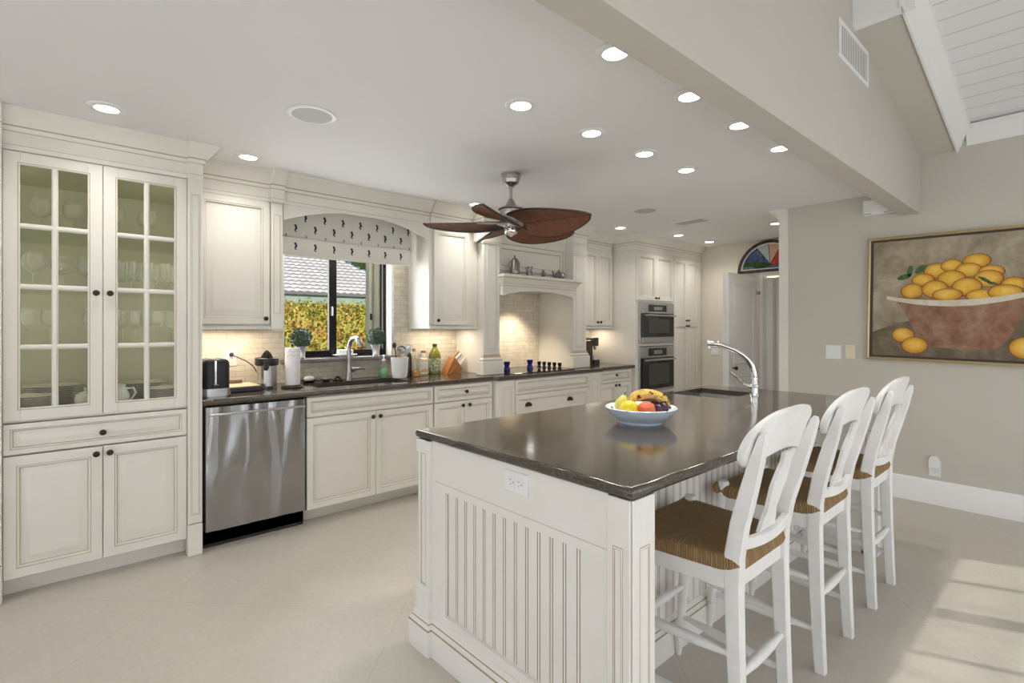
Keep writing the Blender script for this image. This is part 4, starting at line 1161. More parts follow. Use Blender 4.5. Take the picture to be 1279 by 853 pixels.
t = thing('framed_painting', 'large framed still-life painting of orange fruit piled in a terracotta bowl', 'painting', (pc.x, pc.y, pc.z))
W, H = px1-px0, pz1-pz0
ca, sa = math.cos(tilt), math.sin(tilt)
def PP(a, b, d): return (a*ca + b*sa, -d, b*ca - a*sa)        # local plane, slightly crooked
def ring(mb, w_, h_, wid, prof, mt=0):
    """picture-frame moulding with mitred corners"""
    vs = []; n = len(prof)
    for sx, sy in ((-1, -1), (1, -1), (1, 1), (-1, 1)):
        for p, d in prof: vs.append(PP(sx*(w_/2-p), sy*(h_/2-p), d))
    fs = [(i*n+k, ((i+1) % 4)*n+k, ((i+1) % 4)*n+k+1, i*n+k+1) for i in range(4) for k in range(n-1)]
    mb.add(vs, fs, mt)
m = MB(); ring(m, W, H, .02, [(.0, -.027), (.0, .012), (.003, .016), (.010, .018), (.016, .014), (.020, .012), (.020, -.02)]); part(t, 'frame', m, GOLD, 'narrow gold frame', local=True)
m = MB(); ring(m, W-.04, H-.04, .02, [(0, -.02), (0, .006), (.004, .008), (.014, .004), (.016, -.01)]); part(t, 'liner', m, DARKW, 'dark inner liner', local=True)
m = MB()
def cpoly(pts, d, mt, uvr=None):
    b = len(m.f)
    m.add([PP(a, c, d) for a, c in pts], [tuple(range(len(pts)))], mt)
    m.uv[b] = [(0, 0)]*len(pts)
def disc(cx, cy, rx, ry, d, mt, n=28, rot=0):
    rings_ = [0, .35, .6, .8, .92, 1]
    vs = [PP(cx - rx*.15, cy + ry*.2, d)]; uv = [(0, 0)]
    for q in rings_[1:]:
        for k in range(n):
            a = 2*PI*k/n; x, y = rx*q*math.cos(a), ry*q*math.sin(a)
            x, y = x*math.cos(rot)-y*math.sin(rot), x*math.sin(rot)+y*math.cos(rot)
            o = (1-q)
            vs.append(PP(cx+x-rx*.15*o, cy+y+ry*.2*o, d)); uv.append((q, k/n))
    fs = []
    for k in range(n): fs.append((0, 1+k, 1+(k+1) % n))
    for i in range(len(rings_)-2):
        for k in range(n): fs.append((1+i*n+k, 1+i*n+(k+1) % n, 1+(i+1)*n+(k+1) % n, 1+(i+1)*n+k))
    b = len(m.f)
    for i, f in enumerate(fs): m.uv[b+i] = [uv[v] for v in f]
    m.add(vs, fs, mt)
iw, ih = W/2-.035, H/2-.035
cpoly([(-iw, -ih), (iw, -ih), (iw, ih), (-iw, ih)], -.006, 0)
# table edge, receding
cpoly([(-iw, -ih), (iw, -ih), (iw, .02), (.42, .0), (-.25, -.14), (-.52, -.19), (-iw, -.27)], -.0055, 1)
# pixel-proportioned layout of the fruit: helper maps the photo's picture fractions
def q(fx, fy): return (-W/2 + fx*W, H/2 - fy*H)
def bowl_poly():
    return [q(.118, .49), q(.165, .60), q(.20, .72), q(.235, .83), q(.25, .868), q(.30, .885), q(.40, .895), q(.50, .893), q(.545, .875), q(.58, .80), q(.61, .68), q(.645, .55), q(.67, .47)]
cpoly(bowl_poly(), -.005, 2)
fr = [(.305, .295, .060, .062), (.36, .26, .045, .05), (.455, .235, .055, .055), (.425, .30, .052, .055), (.51, .32, .050, .05), (.245, .36, .050, .050), (.36, .36, .058, .066), (.50, .37, .056, .066),
      (.59, .415, .046, .052), (.20, .445, .050, .062), (.295, .435, .056, .07), (.42, .425, .060, .07), (.345, .48, .062, .05), (.475, .49, .06, .045), (.56, .47, .064, .055)]
for i, (a, b, c, e) in enumerate(fr):
    x, y = q(a, b); disc(x, y, c*W, e*H, -.0045+i*.00012, 4)
# rim over the fruit
up = []; lo = []
for k in range(25):
    u_ = k/24; x = .088 + .620*u_
    yb = .478 + .060*math.sin(PI*u_)**.8 - .035*u_
    up.append(q(x, yb+.0)); lo.append(q(x, yb+.026+.022*math.sin(PI*u_)))
cpoly(up + lo[::-1], -.0022, 3)
for i, (a, b, c, e) in enumerate(((.165, .795, .050, .062), (.215, .875, .058, .068), (.640, .870, .066, .082))):
    x, y = q(a, b); disc(x, y, c*W, e*H, -.0018+i*.00012, 4)
for a, b, rx, ry, ro in ((.165, .33, .032, .016, .3), (.19, .285, .012, .034, -.1), (.235, .275, .030, .018, .75), (.485, .375, .028, .009, -.6), (.515, .405, .022, .008, -.3)):
    x, y = q(a, b); disc(x, y, rx*W, ry*H*1.3, -.0012, 5, 14, ro)
part(t, 'canvas', m, [PBG, PTB, PCR, PRM, PFR, PLF], 'painted canvas of fruit in a bowl', local=True, recalc=False)

FY = PYm(YP)
outlet_plate('light_switch', FY, -1.470, 1.138, 0, .117, .117, 'white double light switch plate left of the painting', [], 'switch', switches=2)
outlet_plate('light_switch', FY, -1.342, 1.143, 0, .072, .115, 'ivory single wall plate between the double switch and the painting', [], 'switch', mat=M('ivory_plastic', (.80, .73, .55), .4), switches=1)
outlet_plate('power_outlet', FY, -.785, .272, 0, .072, .117, 'white wall outlet just above the baseboard under the painting', [(0, -.026)])
m = MB(); m.prism([(-.815, .285), (-.755, .285), (-.755, .345), (-.77, .372), (-.80, .372), (-.815, .345)], FY, .0065, .045); m.box(-.80, -.77, YP-.048, YP-.045, .31, .34, c=.001)
solo('plug_in_adapter', m, PLASTIC, 'small white plug-in adapter in the outlet under the painting', 'adapter', (-.785, YP-.02, .29))
m = MB(); m.box(-1.243, -1.035, YP-.05, YP-.0006, 2.268, 2.392, 0, .006); d = MB()
t = thing('alarm_chime', 'small white box on the wall under the end of the header', 'wall box', (-1.14, YP-.02, 2.33))
part(t, 'housing', m, PLASTIC)
d.box(-1.235, -1.18, YP-.0515, YP-.049, 2.274, 2.278); d.box(-1.10, -1.045, YP-.0515, YP-.049, 2.274, 2.278); part(t, 'slot', d, DARKSLOT, 'dark slots')
# back wall outlet, fanlight
FBk = PYm(YB)
outlet_plate('light_switch', FBk, -3.33, 1.04, 0, .117, .117, 'white double switch plate on the far beige wall beside the pantry doors', [], 'switch', switches=2)
t = thing('stained_glass_fanlight', 'half-round stained glass panel in a dark frame over the far doorway', 'stained glass', (-2.62, YB-.02, 2.03))
cx, cz, RO = -2.625, 2.038, .392
def arcp(r, a0, a1, n=24, ox=0, oz=0): return [(cx+ox + r*math.cos(R(a0+(a1-a0)*k/n)), cz+oz + r*math.sin(R(a0+(a1-a0)*k/n))) for k in range(n+1)]
def halfring(m, ro, ri, zb, d0, d1):
    """half-round frame: outer radius, inner radius, bottom bar height"""
    o = [(cx+ro*math.cos(PI*k/40), cz+ro*math.sin(PI*k/40)) for k in range(41)]
    a0 = math.asin(zb/ri); i_ = [(cx+ri*math.cos(a0+(PI-2*a0)*k/40), cz+ri*math.sin(a0+(PI-2*a0)*k/40)) for k in range(41)]
    vs = [(a, YB-d, b) for d in (d0, d1) for a, b in o+i_]; n = 41; h = 82; fs = []
    for b_ in (0, h):
        for k in range(40): fs.append((b_+k, b_+k+1, b_+n+k+1, b_+n+k))
        fs.append((b_, b_+n, b_+n+40, b_+40))
    for k in range(40): fs += [(k, k+1, h+k+1, h+k), (n+k, n+k+1, h+n+k+1, h+n+k)]
    fs += [(0, 40, h+40, h), (n, n+40, h+n+40, h+n)]
    m.add(vs, fs)
FRB = mottled('dark_beaded_frame', (.035, .02, .015), (.16, .11, .08), 60, .4, lo=.55, hi=.62)
m = MB(); halfring(m, RO, RO-.036, .034, .001, .03); part(t, 'frame', m, FRB, 'dark beaded frame')
m = MB(); halfring(m, RO-.036, RO-.050, .047, .001, .018); part(t, 'inner_bead', m, TRIMW, 'white inner bead')
def sg(name, c, c2, sc=25): return mottled(name, c, c2, sc, .12)
ri = RO-.049; hubx, hubz = cx+.005, cz+.115
def P3(a, b, d): return (a, YB-d, b)
def wedge(m, a0, a1, mt, d=.006):
    pts = [(hubx, hubz-.02)] + [(cx+ri*math.cos(R(a0+(a1-a0)*k/12)), cz+ri*math.sin(R(a0+(a1-a0)*k/12))) for k in range(13)]
    m.prism(pts, P3, .001, d, mt)
m = MB(); mats = [sg('blue_art_glass', (.012, .03, .16), (.08, .14, .28)), sg('milk_art_glass', (.50, .56, .52), (.62, .66, .62)), sg('peach_art_glass', (.72, .44, .32), (.78, .52, .40)), sg('red_art_glass', (.45, .01, .012), (.65, .03, .03)), sg('green_art_glass', (.012, .045, .015), (.05, .10, .02)), sg('teal_art_glass', (.02, .10, .11), (.14, .28, .26)), DARKSLOT]
wedge(m, 176, 117, 0); wedge(m, 117, 93, 1); wedge(m, 92, 67, 2); wedge(m, 67, 4, 3)
a_ = math.asin(.05/ri)
wave = lambda x: .098 + .028*math.sin((x+.34)/.68*2*PI*1.0+.4)*(1 if x < .05 else .8)
xs = [-.335+.67*k/20 for k in range(21)]
def clampz(x, z): return min(z, math.sqrt(max(0, ri*ri-x*x))-.001)
m.prism([(cx+x, cz+clampz(x, wave(x)+.01)) for x in xs] + [(cx+.335, cz+.046), (cx-.335, cz+.046)], P3, .001, .0085, 4)
m.prism([(cx+x, cz+clampz(x, .068+.014*math.sin(x*16))) for x in xs] + [(cx+.335, cz+.046), (cx-.335, cz+.046)], P3, .001, .0105, 5)
for a in (117, 92.5, 67): m.tube([P3(hubx, hubz-.02, .008), P3(cx+ri*math.cos(R(a)), cz+ri*math.sin(R(a)), .008)], .0035, 6, 6)
part(t, 'glass_panel', m, mats, 'blue, white, peach, red and sea-green leaded glass')
# ------------------------------------------------------------------ roman shade
def shade_cloth():
    m = M('ivory_shade_cloth', (.84, .81, .74), .85); f = noise(m, 120, 2, .5); bump(m, f, .1, .002); return m
t = thing('roman_shade', 'ivory roman shade with small navy seahorse figures, gathered up over the sink window', 'window shade', (-4.1, 1.86, 2.2))
SHX = -4.09
m = MB(); prof = [(0, 2.40), (.004, 2.05), (.03, 2.035), (.034, 2.046), (.012, 2.07), (.012, 1.93), (.036, 1.912), (.04, 1.906), (.036, 1.900), (.008, 1.905), (.004, 1.93)]
prof = [(0, 2.40), (.002, 2.2), (.010, 2.06), (.026, 2.036), (.030, 2.040), (.016, 2.055), (.006, 2.02), (.008, 1.96), (.022, 1.918), (.030, 1.906), (.026, 1.900), (.004, 1.905), (-.004, 1.96), (-.006, 2.40)]
y0, y1 = 1.27, 2.425; n = 20; vs = []
for k in range(n+1):
    y = y0+(y1-y0)*k/n; sag = .006*math.sin(PI*k/n)
    for p, z in prof: vs.append((SHX+p, y, z - (sag if z < 2.1 else 0)))
k_ = len(prof); fs = [(i*k_+q, (i+1)*k_+q, (i+1)*k_+q+1, i*k_+q+1) for i in range(n) for q in range(k_-1)]
fs += [tuple(range(k_)), tuple(range(n*k_, n*k_+k_))]; m.add(vs, fs)
NAVY = M('navy_print', (.012, .022, .07), .8)
def figure(y, z, x, s=.030, flip=1):
    """a small seahorse print: curved body, coiled tail, snout"""
    c = [(.18, .95), (.02, .98), (-.12, .86), (-.10, .68), (.10, .50), (.24, .30), (.26, .08), (.12, -.14), (-.04, -.34), (-.06, -.58), (.08, -.80), (.26, -.84), (.34, -.68), (.24, -.58)]
    wd = [.07, .13, .17, .16, .20, .25, .26, .22, .17, .14, .12, .10, .08, .05]; vs = []
    for i, ((a, b), w_) in enumerate(zip(c, wd)):
        p0 = c[max(0, i-1)]; p1 = c[min(len(c)-1, i+1)]; tx, tz = p1[0]-p0[0], p1[1]-p0[1]; ln = math.hypot(tx, tz); nx, nz = -tz/ln*w_, tx/ln*w_
        vs += [(x, y+(a+nx)*s*flip, z+(b+nz)*s), (x, y+(a-nx)*s*flip, z+(b-nz)*s)]
    m.add(vs, [(2*i, 2*i+1, 2*i+3, 2*i+2) for i in range(len(c)-1)], 1)
    m.add([(x, y+.10*s*flip, z+.95*s), (x, y+.50*s*flip, z+.78*s), (x, y+.48*s*flip, z+.68*s), (x, y+.05*s*flip, z+.72*s)], [(0, 1, 2, 3)], 1)
for r_, (z, off) in enumerate(((2.20, 0), (2.115, .5))):
    for k in range(9):
        y = 1.33 + .152*(k+off)
        if y < 2.40: figure(y, z, SHX+.0085+ (.0 if r_ == 0 else .002))
for k in range(8):
    y = 1.33 + .152*(k+.5)
    if y < 2.40: figure(y, 1.975, SHX+.0105)
for k in range(8):
    y = 1.33 + .152*k
    if y < 2.40: figure(y, 2.052, SHX+.0285, .012)
part(t, 'shade_cloth', m, [shade_cloth(), NAVY], recalc=False)
m = MB(); m.box(SHX-.03, SHX-.007, y0, y1, 2.36, 2.40); part(t, 'head_rail', m, TRIMW)

# ------------------------------------------------------------------ things on the worktop, left to right
WT = .9145
t = thing('toaster', 'black two-slot toaster with steel base at the left end of the worktop', 'toaster', (-3.735, .79, WT))
m = MB(); x0, x1, y0, y1 = -3.86, -3.655, .70, .865
def rbox(m, x0, x1, y0, y1, z0, z1, r, mt=0, n=6, zr=.0, seg=6):
    """box with rounded vertical corners and a rounded top edge"""
    rings_ = [(0, z0)] + ([(zr*(1-math.cos(PI/2*k/seg)), z1-zr+zr*math.sin(PI/2*k/seg)) for k in range(seg+1)] if zr else [(0, z1)])
    vs = []; c = 0
    for ins, z in rings_:
        rr = max(r-ins, .002); ring_ = []
        for cx_, cy_, a0 in ((x1-ins-rr, y1-ins-rr, 0), (x0+ins+rr, y1-ins-rr, 90), (x0+ins+rr, y0+ins+rr, 180), (x1-ins-rr, y0+ins+rr, 270)):
            for k in range(n+1):
                a = R(a0+90*k/n); ring_.append((cx_+rr*math.cos(a), cy_+rr*math.sin(a), z))
        c = len(ring_); vs += ring_
    fs = [(i*c+k, i*c+(k+1) % c, (i+1)*c+(k+1) % c, (i+1)*c+k) for i in range(len(rings_)-1) for k in range(c)]
    fs += [tuple(range(c)), tuple(range((len(rings_)-1)*c, len(rings_)*c))]
    m.add(vs, fs, mt)
rbox(m, x0+.006, x1-.006, y0+.006, y1-.006, WT+.045, WT+.235, .035, zr=.03); part(t, 'body', m, M('gloss_black_enamel', (.02, .021, .024), .3, 0, .3))
m = MB(); rbox(m, x0, x1, y0, y1, WT+.008, WT+.05, .035); rbox(m, x0+.01, x1-.01, y0+.01, y1-.01, WT, WT+.008, .03); part(t, 'base', m, STEEL, 'steel base band')
m = MB(); m.box(x1-.007, x1-.001, .768, .778, WT+.06, WT+.225); part(t, 'lever_track', m, CHROME, 'bright vertical lever track')
m = MB(); m.box(x1-.006, x1+.018, .755, .79, WT+.062, WT+.078, c=.004); part(t, 'lever', m, BLACKP)
m = MB(); m.box(x0+.03, x1-.03, .742, .756, WT+.2345, WT+.236); m.box(x0+.03, x1-.03, .805, .82, WT+.2345, WT+.236); part(t, 'slot', m, DARKSLOT)
t = thing('serving_tray', 'black rectangular tray with a pale top lying between the toaster and the citrus juicer', 'tray', (-3.93, .975, WT))
m = MB(); m.box(-4.10, -3.80, .885, 1.09, WT, WT+.034, 0, .006); m.box(-4.095, -3.815, .89, 1.085, WT+.0335, WT+.037, 1, .001)
part(t, 'tray_body', m, [BLACKP, M('pale_board', (.62, .52, .36), .5)])
m = MB(); n = 8
for k in range(n): m.tube([(-4.06, .93+.012*k, WT+.043), (-4.05, .935+.012*k, WT+.058), (-4.03, .93+.012*k, WT+.044)], .006, 6)
solo('dried_pods', m, M('dark_pods', (.10, .05, .03), .6), 'small dark cluster lying on the tray behind the toaster', 'ornament', (-4.05, .97, WT+.043))

outlet_plate('power_outlet', PX, .988, 1.125, TX, .075, .118, 'white outlet plate with a black plug on the tile beside the toaster', [(0, .027), (0, -.027)])
t = thing('citrus_juicer', 'steel and black electric citrus juicer with its cone on top', 'juicer', (-3.945, 1.16, WT))
jx, jy = -3.945, 1.16
m = MB(); m.lathe([(0, .0), (.068, 0), (.070, .004), (.070, .012), (.066, .014), (.066, .165), (.0, .165)], (jx, jy, WT), (0, 0, 1), 32); part(t, 'body', m, STEEL)
m = MB(); m.lathe([(.064, .160), (.076, .166), (.079, .175), (.079, .215), (.074, .218), (.068, .205), (.02, .198), (0, .198)], (jx, jy, WT), (0, 0, 1), 32)
m.tube([(jx+.06, jy-.02, WT+.165), (jx+.085, jy-.03, WT+.158), (jx+.098, jy-.034, WT+.14)], [.020, .022, .014], 12); part(t, 'juice_bowl', m, BLACKP)
m = MB(); sc = 12; vs = []; pr = [(.045, .20), (.044, .215), (.034, .235), (.022, .255), (.010, .268), (.004, .273)]
for r_, z in pr:
    for k in range(24):
        a = 2*PI*k/24; rr = r_*(1 if k % 2 else .74); vs.append((jx+rr*math.cos(a), jy+rr*math.sin(a), WT+z))
m.add(vs, [(i*24+k, i*24+(k+1) % 24, (i+1)*24+(k+1) % 24, (i+1)*24+k) for i in range(5) for k in range(24)] + [tuple(range(120, 144))]); part(t, 'reamer_cone', m, BLACKP)
m = MB(); m.lathe([(0, 0), (.058, 0), (.060, -.001)], (jx, jy, WT+.001), (0, 0, 1), 24) if False else m.box(jx+.055, jx+.0715, jy-.02, jy+.02, WT+.002, WT+.018, c=.003); part(t, 'foot', m, BLACKP)
# power cord from the plug to the juicer
m = MB()
def bez(p0, p1, p2, p3, n=18):
    p0, p1, p2, p3 = map(Vector, (p0, p1, p2, p3))
    return [p0*(1-t_)**3 + p1*3*t_*(1-t_)**2 + p2*3*t_*t_*(1-t_) + p3*t_**3 for t_ in [k/n for k in range(n+1)]]
m.lathe([(0, 0), (.015, 0), (.016, .012), (.012, .022), (.005, .028), (0, .028)], (TX+.0095, .988, 1.152), (1, 0, 0), 14)
m.tube(bez((TX+.036, .988, 1.152), (TX+.09, 1.00, 1.13), (TX+.12, 1.13, 1.10), (TX+.13, 1.135, .99)) + bez((TX+.13, 1.135, .99), (TX+.13, 1.136, .94), (TX+.135, 1.12, .925), (jx-.075, jy-.02, WT+.012))[1:], .004, 8)
part(t, 'power_cord', m, BLACKP, 'thin dark cord plugged into the wall outlet')

t = thing('paper_towel_holder', 'white patterned paper towel roll on a dark stand beside the left topiary', 'paper towels', (-3.865, 1.312, WT))
ox, oy = -3.865, 1.312
m = MB(); m.lathe([(0, 0), (.075, 0), (.078, .006), (.072, .014), (.02, .018), (.006, .02), (.006, .30), (.010, .305), (.010, .315), (0, .32)], (ox, oy, WT), (0, 0, 1), 24); part(t, 'stand', m, BRONZE)
PT = M('paper_towel', (.87, .86, .87), .9)
m = MB(); m.lathe([(.018, .02), (.051, .02), (.052, .025), (.052, .283), (.051, .288), (.018, .288)], (ox, oy, WT), (0, 0, 1), 32)
for zz in (.235, .262):
    w0 = []
    for k in range(61):
        a = 2*PI*k/60; w0.append((ox+.0523*math.cos(a), oy+.0523*math.sin(a), WT+zz+.006*math.sin(a*7)))
    m.tube(w0, .0012, 4, 1, caps=False)
part(t, 'paper_roll', m, [PT, M('grey_print', (.45, .45, .52), .9)])

def small_dish(lab, x, y, r, h, mat, content, cmat, cat='dish'):
    t = thing('soap_dish', lab, cat, (x, y, WT))
    m = MB(); m.lathe([(0, .003), (r*.55, .0), (r*.6, .004), (r, h), (r*.97, h+.003), (r*.55, .008), (0, .007)], (x, y, WT), (0, 0, 1), 24); part(t, 'dish', m, mat)
    return t
small_dish('shallow dark dish holding a white soap bar, left of the window faucet', -4.115, 1.525, .066, .018, BLACKP, None, None)
m = MB(); m.ball((-4.115, 1.525, WT+.032), .03, 0, 16, 10, (.9, 1.45, .75)); solo('soap_bar', m, CERAM, 'white soap bar resting in the shallow dark dish', 'soap', (-4.115, 1.525, WT+.012))
small_dish('small dark sponge dish between the soap dish and the window faucet', -4.125, 1.665, .046, .014, BLACKP, None, None)
m = MB(); m.ball((-4.125, 1.665, WT+.022), .018, 0, 14, 8, (1.2, 1.7, .6)); solo('scrubber', m, mottled('steel_wool', (.45, .43, .40), (.65, .63, .6), 120, .5, .5), 'grey metal scrubber resting in the small dark dish', 'scrubber', (-4.125, 1.665, WT+.01))
m = MB(); m.box(-4.15, -4.10, 1.725, 1.80, WT, WT+.009, 0, .003); m.tube([(-4.12, 1.74, WT+.014), (-4.13, 1.76, WT+.03), (-4.12, 1.785, WT+.014)], .008, 8)
solo('dish_brush', m, BRONZE, 'low dark brush lying beside the base of the window faucet', 'brush', (-4.12, 1.76, WT))

t = thing('kitchen_faucet', 'brushed pull-down faucet at the sink under the window', 'faucet', (-4.06, 1.83, WT))
qx, qy = -4.06, 1.83
BRN = M('satin_nickel', (.36, .35, .34), .28, 1.0)
m = MB(); m.lathe([(0, 0), (.030, 0), (.030, .008), (.024, .02), (.023, .10), (.020, .13), (.018, .14)], (qx, qy, WT), (0, 0, 1), 20); part(t, 'body', m, BRN)
m = MB(); pts = [(qx, qy, WT+.12), (qx, qy, WT+.22)] + [(qx+.075-.075*math.cos(PI*k/10), qy+.004*k, WT+.27+.08*math.sin(PI*k/10)) for k in range(0, 8)]
m.tube(pts, .018, 14); part(t, 'spout', m, BRN)
m = MB(); p = Vector(pts[-1]); m.tube([p+Vector((-.008, 0, .012)), p, p+Vector((.02, .006, -.03)), p+Vector((.034, .010, -.06))], [.018, .022, .025, .020], 14); part(t, 'spray_head', m, BRN)
m = MB(); m.tube([(qx+.005, qy+.02, WT+.085), (qx+.005, qy+.055, WT+.09)], [.020, .017], 12); m.tube([(qx+.005, qy+.055, WT+.09), (qx+.01, qy+.10, WT+.098), (qx+.012, qy+.135, WT+.088)], [.012, .007, .005], 10); part(t, 'lever', m, BRN)

t = thing('soap_dispenser', 'clear pump bottle of green dish soap between the faucet and the utensil crock', 'soap bottle', (-4.07, 2.15, WT))
m = MB(); m.lathe([(0, 0), (.034, 0), (.038, .006), (.040, .03), (.040, .075), (.034, .105), (.020, .128), (.016, .135), (.016, .146)], (-4.07, 2.15, WT), (0, 0, 1), 24); part(t, 'bottle', m, CRYSTAL)
m = MB(); m.lathe([(0, .003), (.032, .003), (.036, .008), (.038, .03), (.038, .068), (.034, .085), (0, .085)], (-4.07, 2.15, WT), (0, 0, 1), 24); part(t, 'soap', m, M('green_soap', (.16, .46, .20), .2), 'green liquid soap')
m = MB(); m.lathe([(0, .146), (.018, .146), (.018, .160), (.006, .164), (.006, .19), (.012, .19), (.012, .20), (0, .20)], (-4.07, 2.15, WT), (0, 0, 1), 16); m.tube([(-4.07, 2.15, WT+.196), (-4.035, 2.135, WT+.197), (-4.028, 2.132, WT+.188)], .005, 8); part(t, 'pump', m, CERAM)

cxk, cyk = -3.985, 2.255
m = MB(); m.lathe([(0, .004), (.058, .0), (.063, .004), (.070, .05), (.074, .15), (.077, .168), (.077, .178), (.071, .178), (.066, .05), (.055, .012), (0, .010)], (cxk, cyk, WT), (0, 0, 1), 32)
solo('utensil_crock', m, CERAM, 'white crock full of cooking utensils right of the sink', 'crock', (cxk, cyk, WT))
def tool(lab, name, cat, base, top, head, mat, hm=None):
    t = thing(name, lab, cat, (base[0], base[1], WT+.02))
    m = MB(); m.tube([base, Vector(base).lerp(Vector(top), .5), top], [.006, .005, .005], 8); part(t, 'handle', m, mat)
    m = MB(); head(m, Vector(top), (Vector(top)-Vector(base)).normalized()); part(t, 'head', m, hm or mat)
Bz = WT+.02
def h_spoon(m, p, d): m.ball(p+d*.025, .026, 0, 14, 8, (.35, .8, 1.0))
def h_ladle(m, p, d): m.lathe([(0, 0), (.02, .003), (.034, .016), (.040, .034), (.037, .034), (.03, .018), (0, .004)], p+Vector((-.01, .01, -.02)), (.75, -.35, .4), 20)
def h_whisk(m, p, d):
    for k in range(6):
        a = PI*k/6; s_ = Vector((math.cos(a), math.sin(a), 0)); s_ = (s_-d*s_.dot(d)).normalized()
        m.tube([p, p+d*.03+s_*.018, p+d*.07+s_*.024, p+d*.095, p+d*.07-s_*.024, p+d*.03-s_*.018, p], .0012, 5, caps=False)
def h_spat(m, p, d): m.bar([p-d*.01, p+d*.02, p+d*.075], [(.008, .004), (.026, .003), (.028, .0015)], up=(.3, 1, 0))
WOOD = mottled('pale_wood', (.55, .38, .20), (.45, .29, .14), 30, .6)
tool('dark slotted spoon leaning left in the white utensil crock', 'slotted_spoon', 'spoon', (cxk+.01, cyk-.01, Bz), (cxk-.02, cyk-.035, WT+.255), h_spoon, BLACKP)
tool('steel ladle with a round bowl facing out of the white utensil crock', 'ladle', 'ladle', (cxk-.01, cyk+.0, Bz), (cxk+.012, cyk+.005, WT+.25), h_ladle, STEEL)
tool('wire whisk in the white utensil crock', 'whisk', 'whisk', (cxk+.0, cyk+.02, Bz), (cxk+.035, cyk+.048, WT+.185), h_whisk, STEEL)
tool('pale spatula leaning right in the white utensil crock', 'spatula', 'spatula', (cxk-.02, cyk+.01, Bz), (cxk+.005, cyk+.068, WT+.215), h_spat, CERAM)
tool('wooden spoon at the front of the white utensil crock', 'wooden_spoon', 'spoon', (cxk+.02, cyk-.0, Bz), (cxk+.045, cyk-.035, WT+.185), h_spoon, WOOD)

def bottle(name, lab, cat, x, y, prof, mat, capz, cap, capmat, band=None, liquid=None, seg=24):
    t = thing(name, lab, cat, (x, y, WT))
    m = MB(); m.lathe(prof, (x, y, WT), (0, 0, 1), seg); part(t, 'bottle', m, mat)
    m = MB(); m.lathe(cap, (x, y, WT+capz), (0, 0, 1), 16); part(t, 'cap', m, capmat)
    if band: m = MB(); m.lathe(band[0], (x, y, WT), (0, 0, 1), seg); part(t, 'label', m, band[1], 'printed paper label')
    if liquid: m = MB(); m.lathe(liquid[0], (x, y, WT), (0, 0, 1), seg); part(t, 'liquid', m, liquid[1])
    return t
CAPP = [(0, 0), (.013, 0), (.0135, .002), (.0135, .018), (.012, .02), (0, .02)]
bottle('wine_bottle', 'tall dark brown bottle beside the utensil crock', 'bottle', -4.045, 2.372, [(0, 0), (.032, 0), (.035, .004), (.035, .17), (.030, .195), (.014, .225), (.013, .27)], M('dark_brown_glass', (.035, .015, .008), .1), .27, CAPP, BLACKP)
bottle('oil_bottle', 'clear bottle with amber oil in front of the tall dark bottle', 'bottle', -3.985, 2.425, [(0, 0), (.036, 0), (.039, .004), (.039, .10), (.036, .125), (.018, .155), (.014, .18), (.014, .19)], CRYSTAL, .19, [(0, 0), (.012, 0), (.012, .01), (.005, .013), (.003, .035), (0, .035)], CERAM,
       [[(.0394, .118), (.0394, .136), (.034, .138)], BLACKP] and None, [[(0, .003), (.034, .003), (.037, .007), (.037, .055), (0, .055)], M('amber_oil', (.62, .30, .03), .15)])
m = MB()
LABEL = mottled('white_label_print', (.80, .78, .74), (.42, .42, .46), 90, .6, lo=.60, hi=.66)
t = thing('spice_tin', 'square white labelled tin between the oil bottle and the big green bottle', 'tin', (-4.06, 2.53, WT))
m.box(-4.095, -4.025, 2.495, 2.568, WT, WT+.145, 0, .004); part(t, 'tin', m, M('tan_tin', (.62, .47, .28), .5))
m = MB(); m.box(-4.096, -4.0235, 2.4935, 2.5695, WT+.055, WT+.128, 0, .004); m.box(-4.096, -4.0235, 2.4935, 2.5695, WT+.012, WT+.03, 0, .004); part(t, 'label', m, LABEL)
m = MB(); m.box(-4.09, -4.03, 2.50, 2.563, WT+.145, WT+.155, 0, .003); part(t, 'lid', m, CERAM)
bottle('vinegar_cruet', 'clear stoppered cruet standing behind the labelled tin', 'bottle', -4.15, 2.50, [(0, 0), (.034, 0), (.037, .004), (.037, .13), (.03, .16), (.016, .185), (.016, .215)], CRYSTAL, .215, [(0, 0), (.014, 0), (.018, .012), (.014, .026), (0, .03)], M('cork', (.42, .28, .15), .8))
bottle('jam_jar', 'small jar with a dark lid at the tiled wall behind the tin', 'jar', -4.155, 2.60, [(0, 0), (.028, 0), (.030, .004), (.030, .17), (.024, .19), (.020, .2)], M('frosted_jar', (.62, .58, .52), .3), .2, [(0, 0), (.023, 0), (.023, .018), (0, .02)], M('brown_lid', (.25, .15, .08), .5))
PRINT = mottled('olive_label_print', (.62, .60, .50), (.12, .20, .08), 55, .5, lo=.42, hi=.55)
bottle('olive_oil_bottle', 'big green glass bottle with a printed label left of the knife block', 'bottle', -4.09, 2.685, [(0, 0), (.053, 0), (.057, .005), (.057, .165), (.052, .19), (.035, .225), (.021, .245), (.019, .262)], M('olive_green_glass', (.16, .17, .02), .08), .258, [(0, 0), (.021, 0), (.022, .003), (.022, .022), (.018, .026), (0, .027)], M('dark_green_cap', (.03, .05, .02), .4),
       [[(.0575, .03), (.0578, .032), (.0578, .148), (.0575, .15)], PRINT])
